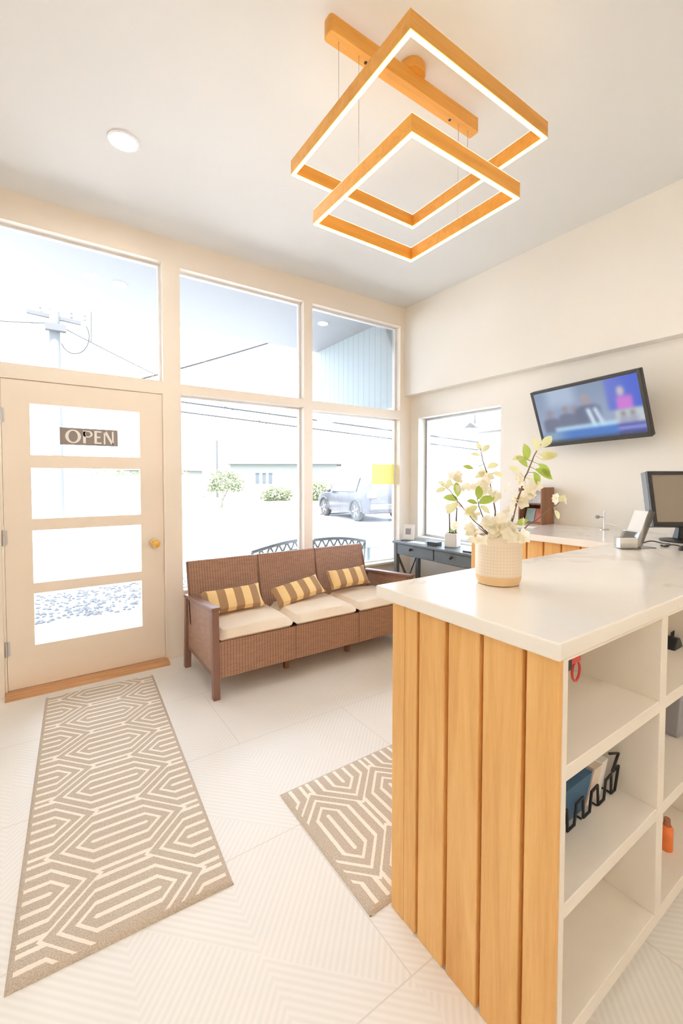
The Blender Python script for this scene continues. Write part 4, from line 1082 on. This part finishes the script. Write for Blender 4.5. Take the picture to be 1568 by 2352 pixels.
# utility pole and wires
pole = thing('utility_pole', 'tall wooden utility pole with crossarm and cables seen over the front door', 'pole', (.42, 18.0, G))
MB().tube([(.42, 18.0, G), (.42, 18.0, 7.1)], [.19, .16], 14).build('shaft', M['pole'], pole)
MB().bar((-.35, 18.0, 6.95), (1.2, 18.0, 6.85), .12, .12).bar((.15, 17.8, 6.5), (.75, 17.8, 6.5), .25, .22).build('crossarm', M['polearm'], pole, smooth=False)
for dx in (-.4, -.1, .5, .9):
    MB().lathe([(.001, 0), (.05, 0), (.06, .06), (.03, .12), (.05, .16), (.001, .2)], (.42+dx, 18.0, 6.98), 10).build('insulator', M['pole'], pole)
MB().tube([(.75+.55*math.cos(t*.3)*.8+.25, 17.9, 6.35+.62*math.sin(t*.3+.1)) for t in range(12, 24)], .02, 6).tube([(1.5, 17.9, 6.2), (1.52, 17.9, 7.3), (1.1, 17.9, 7.5), (.75, 17.9, 7.8)], .015, 6).build('drop_cable', M['wire'], pole)
def cable(label, a, b_, sag, r_):
    A, B = Vector(a), Vector(b_); pts = []
    for k in range(21):
        t_ = k/20; p = A.lerp(B, t_); p.z -= sag*4*t_*(1-t_); pts.append(p)
    o = MB().tube(pts, r_, 6).build('power_line', M['wire']); base_at(o, A); tag(o, label, 'power line', 'overhead power lines')
cable('thin overhead wire running from the utility pole to the left', (.42, 18.0, 6.7), (-9, 20, 7.2), .4, .018)
cable('thin overhead wire running from the utility pole to the right', (.42, 18.0, 6.7), (14.0, 24.0, 3.9), .3, .018)
cable('upper of the two long overhead wires behind the sofa window', (3.2, 28.3, 6.35), (22.6, 15.1, 3.2), .0, .048)
cable('lower of the two long overhead wires behind the sofa window', (3.2, 28.3, 5.75), (22.6, 15.1, 2.78), .0, .042)
cable('thick overhead cable crossing the upper middle window', (2.8, 28.6, 6.5), (14.5, 20.8, 10.6), .15, .05)
dp = MB().tube([(11.57, 34.6, G), (11.57, 34.6, 4.45)], .09, 8).build('distant_pole', M['polearm']); base_at(dp, (11.57, 34.6, G)); tag(dp, 'slim distant pole rising behind the round tree', 'pole')
bp = thing('sign_post', 'blue painted sign post across the street, seen through the door', 'sign', (-.18, 24.4, G))
MB().box((-.36, 24.35, .75), (.0, 24.45, 1.95)).build('panel', M['bluepaint'], bp, smooth=False)
MB().box((-.25, 24.36, G), (-.12, 24.44, .75)).build('post', M['bluepaint'], bp, smooth=False)
bw = MB().prism([(-.05, 20.2), (4.75, 16.7), (4.95, 16.95), (.15, 20.45)], 2, G+.0, 1.50).build('boundary_wall', M['whitewall'], smooth=False); base_at(bw, (2.4, 18.5, G)); tag(bw, 'plain white boundary wall beyond the street', 'wall')

def crown(b, c, rx, ry, rz, n, size, seed, low=-.6):
    rr = random.Random(seed)
    for i in range(n):
        while True:
            d = Vector((rr.gauss(0, 1), rr.gauss(0, 1), rr.gauss(0, 1))).normalized()
            if d.z > low: break
        k = rr.uniform(.55, 1.05); p = Vector((c[0]+d.x*rx*k, c[1]+d.y*ry*k, c[2]+d.z*rz*k))
        a = Vector((rr.gauss(0, 1), rr.gauss(0, 1), rr.gauss(0, 1))).normalized(); e_ = a.orthogonal().normalized(); s_ = size*rr.uniform(.7, 1.3)
        b.add([p-a*s_, p+e_*s_*.5, p+a*s_, p-e_*s_*.5], [(0, 1, 2, 3)])
tr = thing('street_tree', 'small round pale green tree at the far kerb', 'tree', (7.86, 22.6, G))
MB().tube([(7.75, 22.6, G), (7.85, 22.6, .3), (8.15, 22.6, .85), (8.15, 22.6, 1.3)], [.07, .06, .05, .03], 8).build('trunk', M['trunk'], tr)
b = MB(); crown(b, (8.0, 22.6, 1.12), .98, .9, .80, 1500, .085, 5); b.build('crown', M['bush'], tr, smooth=False)
for (c, r3, lb, sd) in (((13.3, 27.3, .28), (1.3, .8, .62), 'low green hedge in front of the white house', 1), ((15.7, 25.9, .5), (1.0, .8, .85), 'taller green shrub beside the low hedge', 2), ((6.3, 25.5, .8), (.9, .8, 1.1), 'green shrub behind the white boundary wall end', 3),
                        ((19.2, 27.0, .55), (2.2, .8, .9), 'grey-green hedge beyond the parked car', 4), ((3.2, 24.0, .9), (2.4, .8, .85), 'green hedge showing above the white boundary wall', 6)):
    s_ = thing('shrub', lb, 'shrub', (c[0], c[1], G), 'shrubs across the street')
    b = MB(); crown(b, c, *r3, 1100, .10, sd, -.9); b.build('foliage', M['hedgeleaf'], s_, smooth=False)
    MB().tube([(c[0], c[1], G), (c[0], c[1], c[2])], .05, 6).build('stem', M['trunk'], s_)
hs = thing('house', 'white bungalow with a pale roof across the street', 'house', (15, 33, G))
hm = Matrix.Translation((14.6, 32.6, G)) @ Matrix.Rotation(R(-34), 4, 'Z')
MB().box((-2.6, 0, 0), (6, 7, 2.75), hm).build('walls', M['housewall'], hs, smooth=False)
MB().prism([(-.6, 2.7), (7.6, 2.7), (3.5, 3.75)], 0, -3.1, 6.4, hm).build('roof', M['houseroof'], hs, smooth=False)
for x in (-.55, .0, .5): MB().box((x, -.04, 1.15), (x+.30, .02, 1.98), hm).build('window', M['housewin'], hs, smooth=False)
h2 = thing('house', 'low pinkish house roof behind the round tree', 'house', (8.5, 36, G))
MB().box((5.0, 35, G), (10.5, 40, 2.0)).build('walls', M['housewall'], h2, smooth=False)
MB().prism([(34.6, 2.0), (40.4, 2.0), (37.5, 3.1)], 0, 4.7, 10.8).build('roof', plain('pink_roof', (.36, .29, .27, 1), .8), h2, smooth=False)
nb = thing('neighbour_building', 'pale neighbouring shop front seen through the side window', 'building', (14, 9, G))
MB().box((13.5, 3.5, G), (20, 10.6, 3.1)).build('walls', M['housewall'], nb, smooth=False)
MB().box((13.1, 3.3, 3.1), (20.2, 10.8, 3.4)).build('roof', M['houseroof'], nb, smooth=False)
for y in (5.0, 6.6, 8.2): MB().box((13.46, y, .8), (13.5, y+1.0, 2.1)).build('window', M['housewin'], nb, smooth=False)
wl = thing('wall_lantern', 'dark lantern hanging outside the side window', 'lantern', (4.95, 3.95, 2.14))
MB().prism([(3.84, 2.10), (4.06, 2.10), (3.95, 2.17)], 0, 4.84, 5.06).build('hood', M['darkgrey'], wl, smooth=False)
MB().lathe([(.001, 0), (.05, 0), (.055, .07), (.001, .07)], (4.95, 3.95, 2.03), 14).build('lamp_glass', M['grey'], wl)
MB().bar((4.95, 3.95, 2.17), (4.95, 3.95, 3.10), .02).build('rod', M['darkgrey'], wl, smooth=False)
